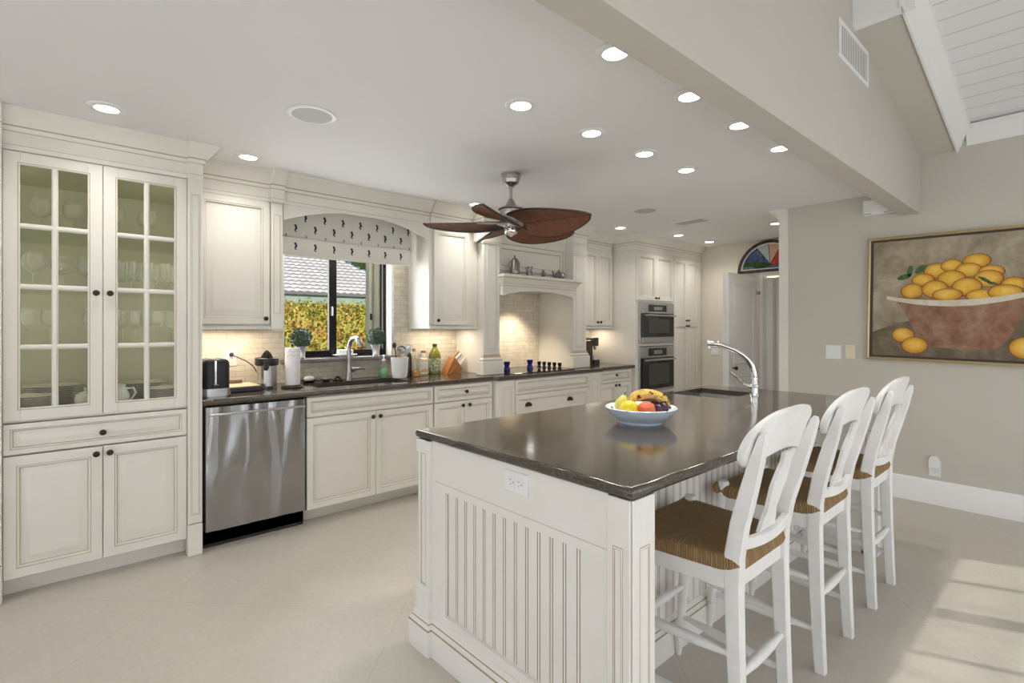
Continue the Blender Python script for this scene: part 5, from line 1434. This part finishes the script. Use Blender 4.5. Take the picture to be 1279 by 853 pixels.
# knife block
KW = mottled('orange_brown_wood', (.42, .18, .05), (.33, .13, .035), 20, .4, vec=(1, 1, 8))
t = thing('knife_block', 'orange-brown slanted wooden knife block right of the green bottle', 'knife block', (-4.07, 2.86, WT))
m = MB(); kb = [(2.775, 0), (2.925, 0), (2.945, .055), (2.862, .155)]
m.prism([(a, b+WT) for a, b in kb], PX, -4.12, -4.02); m.prism([(2.80, WT+.001), (2.925, WT+.001), (2.94, WT+.05), (2.87, WT+.075)], PX, -4.021, -4.005)
part(t, 'block', m, KW)
kdir = Vector((0, .083, .100)).normalized(); kd = Vector((0, .64, .53)).normalized()
for i, (x, f, ln, lab, mt) in enumerate(((-4.10, .25, .115, 'longest pale knife handle at the back of the knife block', WOOD), (-4.075, .45, .10, 'dark knife handle in the middle of the knife block', BLACKP), (-4.05, .3, .09, 'pale knife handle in the upper row of the knife block', CERAM), (-4.03, .75, .095, 'white knife handle lowest on the slanted face of the knife block', CERAM))):
    p = Vector((x, 2.862+(2.945-2.862)*f, WT+.155-(.100)*f))
    t = thing('kitchen_knife', lab, 'knife', tuple(p))
    m = MB(); m.bar([p-kd*.0, p+kd*.3*ln, p+kd*.75*ln, p+kd*ln], [(.009, .007), (.010, .007), (.011, .008), (.007, .006)], up=(0, -.53, .64)); part(t, 'handle', m, mt)
    m = MB(); m.bar([p-kd*.025, p+kd*.004], (.007, .0012), up=(0, -.53, .64)); part(t, 'blade', m, STEEL)

# ------------------------------------------------------------------ cooktop and things on it
t = thing('cooktop', 'flat black glass cooktop with five small upright knobs', 'cooktop', (-3.84, 3.62, .9142))
m = MB(); m.box(-4.10, -3.56, 3.19, 4.06, .9143, .9215, 0, .003); part(t, 'glass_top', m, BLACKG)
for x, y in ((-3.955, 3.93), (-3.88, 3.93), (-3.805, 3.93), (-3.73, 3.93), (-3.655, 3.93)):
    m = MB(); m.lathe([(0, 0), (.021, 0), (.022, .004), (.016, .012), (.013, .026), (.020, .036), (.021, .058), (.017, .064), (0, .065)], (x, y, .9217), (0, 0, 1), 18); part(t, 'control_knob', m, M('knob_black', (.015, .015, .015), .2) if 'knob_black' not in bpy.data.materials else bpy.data.materials['knob_black'])
COB = M('cobalt_glass', (.01, .02, .30), .08)
CLID = M('cobalt_dark', (.02, .012, .12), .2)
for x, y, lab, a, b in ((-3.80, 3.33, 'small dark violet-blue glass shaker on the left of the cooktop', M('violet_glass', (.03, .012, .20), .1), CLID), (-3.86, 3.70, 'small bright cobalt blue glass shaker at the middle of the cooktop', COB, CLID)):
    t = thing('glass_shaker', lab, 'shaker', (x, y, .9222))
    m = MB(); m.lathe([(0, 0), (.030, 0), (.032, .004), (.030, .03), (.022, .045), (.026, .06), (.033, .085), (.033, .092), (.024, .088), (.016, .06), (0, .058)], (x, y, .9222), (0, 0, 1), 20); part(t, 'body', m, a)
    m = MB(); m.lathe([(0, .0), (.0325, .001), (.0335, .006), (.0315, .014)], (x, y, .9222), (0, 0, 1), 20); part(t, 'foot', m, b)
# coffee machine by the oven tower
t = thing('coffee_machine', 'black and dark brown coffee machine in the corner beside the oven tower', 'coffee machine', (-4.02, 4.83, WT))
m = MB(); rbox(m, -4.13, -3.92, 4.60, 4.80, WT, WT+.285, .02, zr=.02); part(t, 'water_housing', m, M('dark_brown_plastic', (.06, .028, .016), .25), 'dark brown housing')
m = MB(); rbox(m, -4.09, -3.90, 4.80, 4.90, WT, WT+.05, .012, zr=.006); rbox(m, -4.13, -4.02, 4.80, 4.90, WT+.05, WT+.30, .012); rbox(m, -4.13, -3.915, 4.80, 4.90, WT+.215, WT+.315, .015, zr=.01); part(t, 'brewing_head', m, BLACKP)
m = MB(); m.tube([(-3.935, 4.85, WT+.215), (-3.935, 4.85, WT+.17)], [.022, .014], 14); part(t, 'spout', m, CHROME)
m = MB(); m.lathe([(0, 0), (.028, 0), (.032, .05), (.030, .05), (.026, .004), (0, .004)], (-3.945, 4.85, WT+.0505), (0, 0, 1), 18); 
solo('espresso_cup', m, CERAM, 'small white cup under the spout of the coffee machine', 'cup', (-3.945, 4.85, WT+.0505))

# ------------------------------------------------------------------ pewter on the hood mantel
MZ = 1.8487
def pew(name, lab, cat, x, y, prof, extra, lid=None):
    t = thing(name, lab, cat, (x, y, MZ))
    m = MB(); m.lathe(prof, (x, y, MZ), (0, 0, 1), 24); part(t, 'body', m, PEWTER)
    for nm, f in extra: m = MB(); f(m, x, y); part(t, nm, m, PEWTER)
LY = 1
mx = -3.70
pew('pewter_coffee_pot', 'tall pewter coffee pot, leftmost on the hood mantel', 'coffee pot', mx, 3.345, [(0, 0), (.046, 0), (.048, .006), (.044, .012), (.050, .03), (.046, .07), (.036, .12), (.033, .135), (.036, .14), (.034, .146)],
    [('lid', lambda m, x, y: m.lathe([(.036, .146), (.034, .155), (.018, .17), (.006, .178), (.009, .188), (.004, .198), (0, .20)], (x, y, MZ), (0, 0, 1), 20)),
     ('handle', lambda m, x, y: m.tube([(x, y-.034, MZ+.135), (x, y-.065, MZ+.14), (x, y-.074, MZ+.10), (x, y-.062, MZ+.05), (x, y-.046, MZ+.04)], .006, 8)),
     ('spout', lambda m, x, y: m.tube([(x, y+.040, MZ+.06), (x, y+.052, MZ+.09), (x, y+.056, MZ+.14)], [.012, .009, .006], 10))])
pew('pewter_pitcher', 'small pewter pitcher with a loop handle, second from the left on the hood mantel', 'pitcher', mx, 3.545, [(0, 0), (.030, 0), (.032, .005), (.036, .02), (.034, .045), (.022, .065), (.020, .08), (.026, .10), (.024, .10), (.018, .08)],
    [('handle', lambda m, x, y: m.tube([(x, y-.020, MZ+.09), (x, y-.038, MZ+.10), (x, y-.050, MZ+.08), (x, y-.044, MZ+.05), (x, y-.032, MZ+.035)], .005, 8)),
     ('spout', lambda m, x, y: m.tube([(x, y+.018, MZ+.085), (x, y+.030, MZ+.10), (x, y+.036, MZ+.108)], [.012, .010, .005], 8))])
pew('pewter_creamer', 'tiny pewter figure-shaped creamer, third from the left on the hood mantel', 'creamer', mx, 3.735, [(0, 0), (.022, 0), (.023, .004), (.014, .012), (.024, .03), (.022, .045), (.010, .06), (.014, .07), (.012, .08), (.004, .09), (0, .095)],
    [('handle', lambda m, x, y: m.tube([(x, y+.012, MZ+.065), (x, y+.032, MZ+.065), (x, y+.036, MZ+.045), (x, y+.022, MZ+.03)], .0035, 8)), ('spout', lambda m, x, y: m.tube([(x, y-.018, MZ+.045), (x, y-.030, MZ+.06)], [.006, .003], 8))])
pew('pewter_teapot', 'squat pewter teapot, rightmost on the hood mantel', 'teapot', mx, 3.965, [(0, 0), (.045, 0), (.048, .006), (.062, .025), (.060, .04), (.045, .06), (.036, .066)],
    [('lid', lambda m, x, y: m.lathe([(.037, .066), (.030, .078), (.014, .088), (.006, .092), (.010, .10), (.004, .108), (0, .109)], (x, y, MZ), (0, 0, 1), 20)),
     ('handle', lambda m, x, y: m.tube([(x, y+.045, MZ+.062), (x, y+.078, MZ+.08), (x, y+.09, MZ+.06), (x, y+.078, MZ+.03), (x, y+.058, MZ+.025)], .006, 8)),
     ('spout', lambda m, x, y: m.tube([(x, y-.055, MZ+.025), (x, y-.078, MZ+.04), (x, y-.086, MZ+.07), (x, y-.097, MZ+.088)], [.014, .010, .007, .005], 10))])

# ------------------------------------------------------------------ window sill things
SZ = WZ0+.0005
LEAF = mottled('dark_topiary_leaf', (.02, .05, .03), (.17, .25, .17), 60, .55)
def topiary(lab, x, y):
    t = thing('topiary_plant', lab, 'plant', (x, y, SZ))
    m = MB(); m.lathe([(0, .002), (.030, 0), (.033, .004), (.030, .012), (.034, .07), (.042, .098), (.044, .10), (.038, .098), (.030, .07), (0, .065)], (x, y, SZ), (0, 0, 1), 24); part(t, 'pot', m, M('tin_pot', (.62, .62, .63), .3, .9), 'silvery metal pot')
    m = MB(); m.tube([(x, y, SZ+.06), (x, y, SZ+.13)], .006, 8); part(t, 'stem', m, BRONZE)
    m = MB(); c = Vector((x, y, SZ+.165)); rnd = random.Random(int(y*100))
    m.ball(c, .068, 0, 16, 10)
    for k in range(950):
        d = Vector((rnd.gauss(0, 1), rnd.gauss(0, 1), rnd.gauss(0, 1))).normalized(); p = c+d*rnd.uniform(.068, .084)
        u_ = (d+Vector((rnd.gauss(0, .6), rnd.gauss(0, .6), rnd.gauss(0, .6)))).normalized(); v_ = u_.cross(Vector((rnd.gauss(0, 1), rnd.gauss(0, 1), rnd.gauss(0, 1)))).normalized()
        a, b = .0085, .0048
        m.add([p-u_*a, p+v_*b, p+u_*a, p-v_*b], [(0, 1, 2, 3)])
    part(t, 'foliage', m, LEAF, recalc=False)
topiary('round green topiary in a metal pot at the left end of the window sill', -4.235, 1.505)
topiary('round green topiary in a metal pot at the right end of the window sill', -4.235, 2.16)
t = thing('butter_dish', 'white covered butter dish on an oval plate in the middle of the window sill', 'butter dish', (-4.215, 1.865, SZ))
m = MB(); m.lathe([(0, .002), (.05, 0), (.055, .004), (.10, .018), (.103, .021), (.09, .018), (.05, .008), (0, .007)], (-4.215, 1.865, SZ), (0, 0, 1), 32, sy=1.0); 
for i, v in enumerate(m.v): m.v[i] = (-4.215+(v[0]+4.215)*.62, 1.865+(v[1]-1.865)*1.05, v[2])
part(t, 'plate', m, CERAM)
m = MB(); rbox(m, -4.245, -4.185, 1.80, 1.93, SZ+.008, SZ+.062, .014, zr=.012); part(t, 'cover', m, CERAM)
m = MB(); m.lathe([(0, 0), (.016, 0), (.018, .004), (.020, .04), (.018, .04), (.015, .004), (0, .004)], (-4.15, 2.285, SZ), (0, 0, 1), 18); solo('shot_glass', m, CRYSTAL, 'tiny clear glass at the right end of the window sill beside the topiary', 'glass', (-4.15, 2.285, SZ))

# ------------------------------------------------------------------ fruit bowl on the island
bx, by, bz = -1.375, 2.025, .9145
BLUEW = M('pale_blue_porcelain', (.66, .78, .92), .12)
def rim_mat():
    m = M('white_porcelain_blue_flowers', (.85, .86, .88), .12)
    v = N(m, 'ShaderNodeTexVoronoi'); v.inputs['Scale'].default_value = 26; L(m, coord(m), v.inputs['Vector'])
    L(m, ramp(m, v.outputs['Distance'], [(.22, (.04, .08, .28)), (.30, (.86, .87, .89))]), bsdf(m).inputs['Base Color']); return m
t = thing('fruit_bowl', 'pale blue porcelain bowl of fruit on the island worktop', 'bowl', (bx, by, bz))
m = MB(); m.lathe([(0, .006), (.085, .006), (.088, 0), (.098, 0), (.100, .009), (.106, .015), (.135, .031), (.153, .055), (.160, .066), (.162, .070)], (bx, by, bz), (0, 0, 1), 56); part(t, 'bowl_outside', m, BLUEW)
m = MB(); m.lathe([(.162, .070), (.158, .073), (.150, .068), (.135, .048), (.11, .029), (.06, .019), (0, .018)], (bx, by, bz), (0, 0, 1), 56); part(t, 'bowl_inside', m, rim_mat(), 'white inside with blue flowers')
def fp(r_, f_, z): return Vector((bx, by, bz)) + Rv*r_ + Fv*f_ + Vector((0, 0, z-.013))     # right of / away from the viewer
def fruit(name, lab, c, prof, mat, axis, stem=None):
    t = thing(name, lab, 'fruit', tuple(c))
    m = MB(); m.lathe(prof, c, axis, 24); part(t, 'flesh', m, mat)
    if stem: m = MB(); a = Vector(axis).normalized(); m.tube([Vector(c)+a*stem[0], Vector(c)+a*(stem[0]+stem[1])+Vector((.003, .002, 0))], .002, 6); part(t, 'stem', m, BRONZE)
YEL = mottled('lemon_skin', (.80, .66, .035), (.74, .56, .02), 30, .4, bmp=.15)
PEA = mottled('green_yellow_skin', (.60, .60, .12), (.72, .62, .15), 20, .4)
ORA = mottled('peach_red_skin', (.72, .20, .06), (.60, .09, .05), 14, .4); PUR = mottled('dark_plum_skin', (.022, .012, .035), (.07, .02, .06), 12, .25)
lem = [(0, -.046), (.006, -.045), (.010, -.040), (.024, -.033), (.036, -.015), (.038, 0), (.036, .015), (.024, .033), (.010, .041), (.006, .046), (0, .047)]
fruit('lemon', 'yellow lemon at the front left of the fruit bowl', fp(-.068, -.055, .083), lem, YEL, Rv*1+Vector((0, 0, .25)))
fruit('pear', 'greenish yellow fruit at the back left of the bowl behind the lemon', fp(-.080, .03, .088), [(0, -.034), (.018, -.032), (.034, -.015), (.036, .002), (.03, .018), (.02, .032), (.013, .042), (.004, .047), (0, .047)], PEA, (.2, .1, 1), (.046, .016))
fruit('peach', 'red-orange peach at the front of the fruit bowl', fp(.010, -.062, .080), [(0, -.030), (.006, -.032), (.022, -.030), (.037, -.012), (.039, .004), (.034, .022), (.020, .032), (.006, .030), (0, .026)], ORA, (.1, -.2, 1))
for i, (a, b, z, lab) in enumerate(((.062, -.045, .076, 'dark plum next to the peach in the fruit bowl'), (.095, -.02, .080, 'dark plum at the right rim of the fruit bowl'), (.065, .01, .082, 'dark plum under the banana at the back of the bowl'))):
    fruit('plum', lab, fp(a, b, z), [(0, -.028), (.012, -.027), (.026, -.012), (.028, .002), (.024, .018), (.012, .027), (0, .026)], PUR, (.1*i, .2, 1))
def banana_mat():
    m = M('ripe_banana_skin', (.78, .56, .14), .5)
    v = noise(m, 42, 3, .6); a = noise(m, 9, 2, .5)
    c = ramp(m, v, [(.55, (1, 1, 1)), (.60, (.12, .06, .02))])
    b = ramp(m, a, [(.35, (.80, .58, .13)), (.7, (.70, .45, .12))])
    mu = N(m, 'ShaderNodeMix', data_type='RGBA', blend_type='MULTIPLY'); mu.inputs[0].default_value = 1
    L(m, b, mu.inputs[6]); L(m, c, mu.inputs[7]); L(m, mu.outputs[2], bsdf(m).inputs['Base Color']); return m
BAN = banana_mat()
for lab, f0, dz in (('spotted ripe banana arching over the front of the fruit bowl', .008, 0), ('spotted ripe banana tucked behind the other one', .056, -.004)):
    pts = []; rs = []
    for k in range(15):
        u_ = k/14; a = R(158 - 138*u_)
        pts.append(fp(.040+.105*math.cos(a)*(.92), f0-.02*math.sin(a), .072+.078*math.sin(a)+dz - .012*u_)); rs.append([.006, .010, .017, .020, .0215, .022, .022, .022, .0215, .021, .020, .018, .015, .009, .006][k])
    t = thing('banana', lab, 'fruit', tuple(pts[7]))
    m = MB(); m.tube(pts, rs, 7); part(t, 'peel', m, BAN, angle=50)
    m = MB(); m.tube([pts[-1], pts[-1]+(pts[-1]-pts[-2])*.8], [.006, .005], 7); part(t, 'stem_tip', m, DARKSLOT, 'dark tip')
# ------------------------------------------------------------------ china cabinet contents
def glass_prof(kind):
    if kind == 'balloon': return [(.034, 0), (.036, .001), (.012, .005), (.004, .012), (.0035, .075), (.010, .084), (.038, .105), (.052, .135), (.050, .165), (.040, .195), (.0385, .195), (.0485, .165), (.0500, .136), (.036, .108), (0, .088)]
    if kind == 'wine': return [(.032, 0), (.034, .001), (.011, .005), (.0035, .012), (.003, .085), (.010, .094), (.028, .112), (.034, .140), (.030, .195), (.0288, .195), (.0325, .140), (.026, .114), (0, .098)]
    return [(.026, 0), (.028, .001), (.010, .005), (.0035, .010), (.003, .05), (.012, .058), (.024, .08), (.027, .14), (.027, .175), (.0258, .175), (.0258, .14), (.022, .084), (0, .062)]
GM = {}
def glass(kind, x, y, z, lab, grp):
    if kind not in GM:
        m = MB(); m.lathe(glass_prof(kind), (0, 0, 0), (0, 0, 1), 24)
        GM[kind] = mesh_obj('wine_glass' if kind != 'tumbler' else 'goblet', m, CRYSTAL, None, angle=60); o = GM[kind]
    else:
        o = GM[kind].copy(); COL.objects.link(o)
    o.location = (x, y, z+.0005); tag(o, lab, 'glass', grp)
ordn = ['first', 'second', 'third', 'fourth', 'fifth', 'sixth', 'seventh', 'eighth', 'ninth']
for i, y in enumerate((-.035, .10, .285, .44)): glass('balloon', -3.84, y, 1.863, f'big balloon wine glass on the top shelf of the china cabinet, {ordn[i]} from the left', 'balloon glasses on the top shelf')
for i, (x, y) in enumerate(((-3.78, -.07), (-3.88, .05), (-3.80, .155))): glass('balloon', x, y, 1.558, f'balloon wine glass on the second shelf behind the left door, {ordn[i]} from the left', 'balloon glasses on the second shelf')
for i, (x, y) in enumerate(((-3.70, .265), (-3.80, .31), (-3.70, .345), (-3.80, .39), (-3.70, .425), (-3.80, .475), (-3.70, .51), (-3.80, .56))): glass('tumbler', x, y, 1.558, f'short-stemmed goblet on the second shelf behind the right door, {ordn[i]} from the left', 'goblets on the second shelf')
for i, (x, y) in enumerate(((-3.72, -.085), (-3.85, -.01), (-3.74, .165))): glass('wine', x, y, 1.253, f'slender wine glass on the third shelf behind the left door, {ordn[i]} from the left', 'wine glasses on the third shelf')
for i, (x, y) in enumerate(((-3.69, .265), (-3.80, .315), (-3.70, .365), (-3.80, .43), (-3.69, .475), (-3.72, .545))): glass('wine', x, y, 1.253, f'slender wine glass on the third shelf behind the right door, {ordn[i]} from the left', 'wine glasses on the third shelf')
def plate_mesh(r):
    m = MB(); m.lathe([(0, .002), (r*.58, 0), (r*.62, .002), (r*.7, .007), (r, .015), (r*.995, .0175), (r*.7, .0105), (r*.6, .006), (0, .005)], (0, 0, 0), (0, 0, 1), 40); return m
CHINA = M('cream_china', (.74, .70, .60), .2)
def stack(x, y, r, n, lab, grp, pitch=.0105):
    first = None
    for k in range(n):
        z = .9008 + k*pitch
        if first is None: o = first = mesh_obj('dinner_plate', plate_mesh(r), CHINA, None)
        else: o = first.copy(); COL.objects.link(o)
        o.location = (x, y, z)
        pos = 'bottom' if k == 0 else ('top' if k == n-1 else f'{["", "second", "third", "fourth", "fifth", "sixth", "seventh", "eighth", "ninth", "tenth", "eleventh"][k]} from the bottom')
        tag(o, f'cream plate, {pos} of the {lab}', 'plate', grp)
stack(-3.95, .015, .135, 11, 'tall stack at the cabinet back left', 'plates in the back left stack')
stack(-3.715, -.07, .105, 9, 'front left stack in the cabinet', 'plates in the front left stack', .0095)
stack(-3.95, .435, .135, 10, 'wide stack at the cabinet back right', 'plates in the back right stack')
stack(-3.71, .515, .105, 8, 'front right stack in the cabinet', 'plates in the front right stack', .0105)
t = thing('sugar_bowl', 'lidded cream sugar bowl behind the left glass door of the china cabinet', 'sugar bowl', (-3.715, .145, .9005))
m = MB(); m.lathe([(0, 0), (.030, 0), (.032, .004), (.046, .02), (.052, .045), (.048, .066), (.044, .072)], (-3.715, .145, .9005), (0, 0, 1), 28)
part(t, 'body', m, PORCE)
m = MB(); m.lathe([(.047, .072), (.044, .080), (.02, .094), (.006, .098), (.010, .106), (.006, .114), (0, .116)], (-3.715, .145, .9005), (0, 0, 1), 28); part(t, 'lid', m, PORCE)
t = thing('white_pitcher', 'round white pitcher behind the right glass door of the china cabinet', 'pitcher', (-3.70, .285, .9005))
m = MB(); m.lathe([(0, 0), (.034, 0), (.036, .004), (.056, .03), (.058, .06), (.045, .095), (.036, .11), (.042, .125), (.039, .125), (.033, .108), (.042, .09), (0, .02)], (-3.70, .285, .9005), (0, 0, 1), 28); part(t, 'body', m, CERAM)
m = MB(); m.tube([(-3.68, .325, 1.0), (-3.665, .355, 1.005), (-3.66, .365, .975), (-3.67, .35, .945), (-3.685, .335, .935)], .006, 10); part(t, 'handle', m, CERAM)

# ------------------------------------------------------------------ outdoors, seen through the sink window
m = MB(); m.box(-40, -4.46, -15, 40, -.25, -.15); struct('ground_outside', m, mottled('lawn', (.10, .16, .04), (.18, .22, .07), 3, .9), 'lawn outside the sink window')
def hedge_mat():
    m = M('yellow_green_hedge_leaf', (.4, .4, .05), .5)
    a = noise(m, 9, 4, .8); b = noise(m, 1.3, 3, .6)
    ad = N(m, 'ShaderNodeMath', operation='ADD'); L(m, a, ad.inputs[0]); L(m, b, ad.inputs[1])
    L(m, ramp(m, ad.outputs[0], [(.70, (.16, .19, .03)), (.92, (.46, .46, .07)), (1.08, (.74, .68, .14)), (1.32, (.62, .42, .09))]), bsdf(m).inputs['Base Color'])
    bsdf(m).inputs['Transmission Weight'].default_value = 0
    return m
m = MB(); rnd = random.Random(3)
m.box(-7.1, -6.35, .6, 5.2, -.15, 1.55)
for k in range(22000):
    face = rnd.random()
    y = rnd.uniform(.55, 5.25)
    if face < .75: p = Vector((-6.33+rnd.gauss(0, .05), y, rnd.uniform(.1, 1.64)))
    else: p = Vector((rnd.uniform(-7.1, -6.3), y, 1.60+rnd.gauss(0, .045)))
    u_ = Vector((rnd.gauss(0, 1), rnd.gauss(0, 1), rnd.gauss(0, 1))).normalized(); v_ = u_.cross(Vector((rnd.gauss(0, 1), rnd.gauss(0, 1), rnd.gauss(0, 1)))).normalized()
    a, b = rnd.uniform(.016, .03), rnd.uniform(.010, .016)
    m.add([p-u_*a, p+v_*b, p+u_*a, p-v_*b], [(0, 1, 2, 3)])
o = mesh_obj('hedge', m, hedge_mat(), None, recalc=False); tag(o, 'clipped yellow-green hedge outside the sink window', 'hedge')
# neighbour's house
ROOF = mottled('pale_roof_tile', (.84, .81, .80), (.66, .63, .63), 3, .8)
t = thing('neighbour_house', 'neighbouring house with a pale tiled hip roof and green fascia beyond the hedge', 'house', (-15.5, 5, -.15))
EX, EZ = -13.2, 2.18
m = MB(); m.box(-19, EX-.7, -6, 7.3, -.15, EZ); part(t, 'wall', m, M('house_stucco', (.50, .33, .20), .9))
m = MB(); m.box(EX-.04, EX, -6.6, 8.0, EZ-.22, EZ+.02); m.box(EX-.7, EX-.04, -6.6, 8.0, EZ-.22, EZ-.18); part(t, 'fascia', m, M('sage_green_fascia', (.38, .47, .40), .6), 'sage green fascia board')
# tile courses: each row steps over the one below and scallops along its lip
m = MB(); rows = 26; ru = .235; pitch = R(27)
for i in range(rows):
    xa = EX + .05 - i*ru*math.cos(pitch); za = EZ + .03 + i*ru*math.sin(pitch)
    xb = xa - (ru+.06)*math.cos(pitch); zb = za + (ru+.06)*math.sin(pitch) - .0
    ys0, ys1 = -6.6, 8.0 - .122*i
    n = int((ys1-ys0)/.0475); vs = []
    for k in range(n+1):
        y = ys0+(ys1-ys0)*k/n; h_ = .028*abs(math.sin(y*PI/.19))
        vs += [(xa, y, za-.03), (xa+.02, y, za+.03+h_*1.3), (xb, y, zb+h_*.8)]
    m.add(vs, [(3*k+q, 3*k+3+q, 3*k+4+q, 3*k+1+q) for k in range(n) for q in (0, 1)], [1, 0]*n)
part(t, 'roof', m, [ROOF, M('roof_lip_shade', (.30, .28, .30), .9)], recalc=False)  # lip faces coloured dark for the shadow gaps between tile courses
# tree crown behind the roof
t = thing('garden_tree', 'green tree rising behind the neighbouring roof', 'tree', (-19, 11.5, -.15))
m = MB(); m.tube([(-19, 11.5, -.15), (-19, 11.5, 5)], [.25, .12], 10); part(t, 'trunk', m, M('bark', (.16, .11, .07), .9))
m = MB(); c = Vector((-19, 11.5, 5.6))
for k in range(7000):
    d = Vector((rnd.gauss(0, 1), rnd.gauss(0, 1), rnd.gauss(0, 1))).normalized(); p = c + Vector((d.x*2.6, d.y*4.2, d.z*2.3))*rnd.uniform(.7, 1.0)
    u_ = Vector((rnd.gauss(0, 1), rnd.gauss(0, 1), rnd.gauss(0, 1))).normalized(); v_ = u_.cross(Vector((rnd.gauss(0, 1), rnd.gauss(0, 1), rnd.gauss(0, 1)))).normalized()
    m.add([p-u_*.17, p+v_*.09, p+u_*.17, p-v_*.09], [(0, 1, 2, 3)])
part(t, 'foliage', m, mottled('tree_leaf', (.25, .40, .07), (.50, .60, .14), 2, .6), recalc=False)
# folded storm shutter outside, right side of the window
t = thing('storm_shutter', 'beige folded storm shutter standing just outside the right side of the sink window', 'shutter', (-4.5, 2.27, 1.05))
SHB = M('beige_aluminium', (.82, .77, .65), .45)
m = MB()
for k, (xa, ya) in enumerate(((-4.47, 2.235), (-4.50, 2.275), (-4.47, 2.315), (-4.50, 2.36))):
    xb, yb = (-4.50, ya+.035) if k % 2 == 0 else (-4.47, ya+.04)
    m.prism([(xa, ya), (xb, yb), (xb-.012, yb), (xa-.012, ya)], lambda p, q, d: (p, q, d), 1.04, 2.3)
part(t, 'slats', m, SHB)
m = MB(); m.box(-4.53, -4.455, 2.205, 2.232, 1.04, 2.3, 0, .003); part(t, 'lead_post', m, SHB)
m = MB(); m.box(-4.455, -4.435, 2.21, 2.228, 1.42, 1.48, 0, .004); part(t, 'lock', m, BRONZE, 'dark lock')
m = MB(); m.box(-4.56, -4.45, 1.2, 2.45, 1.02, 1.04); part(t, 'track', m, SHB)
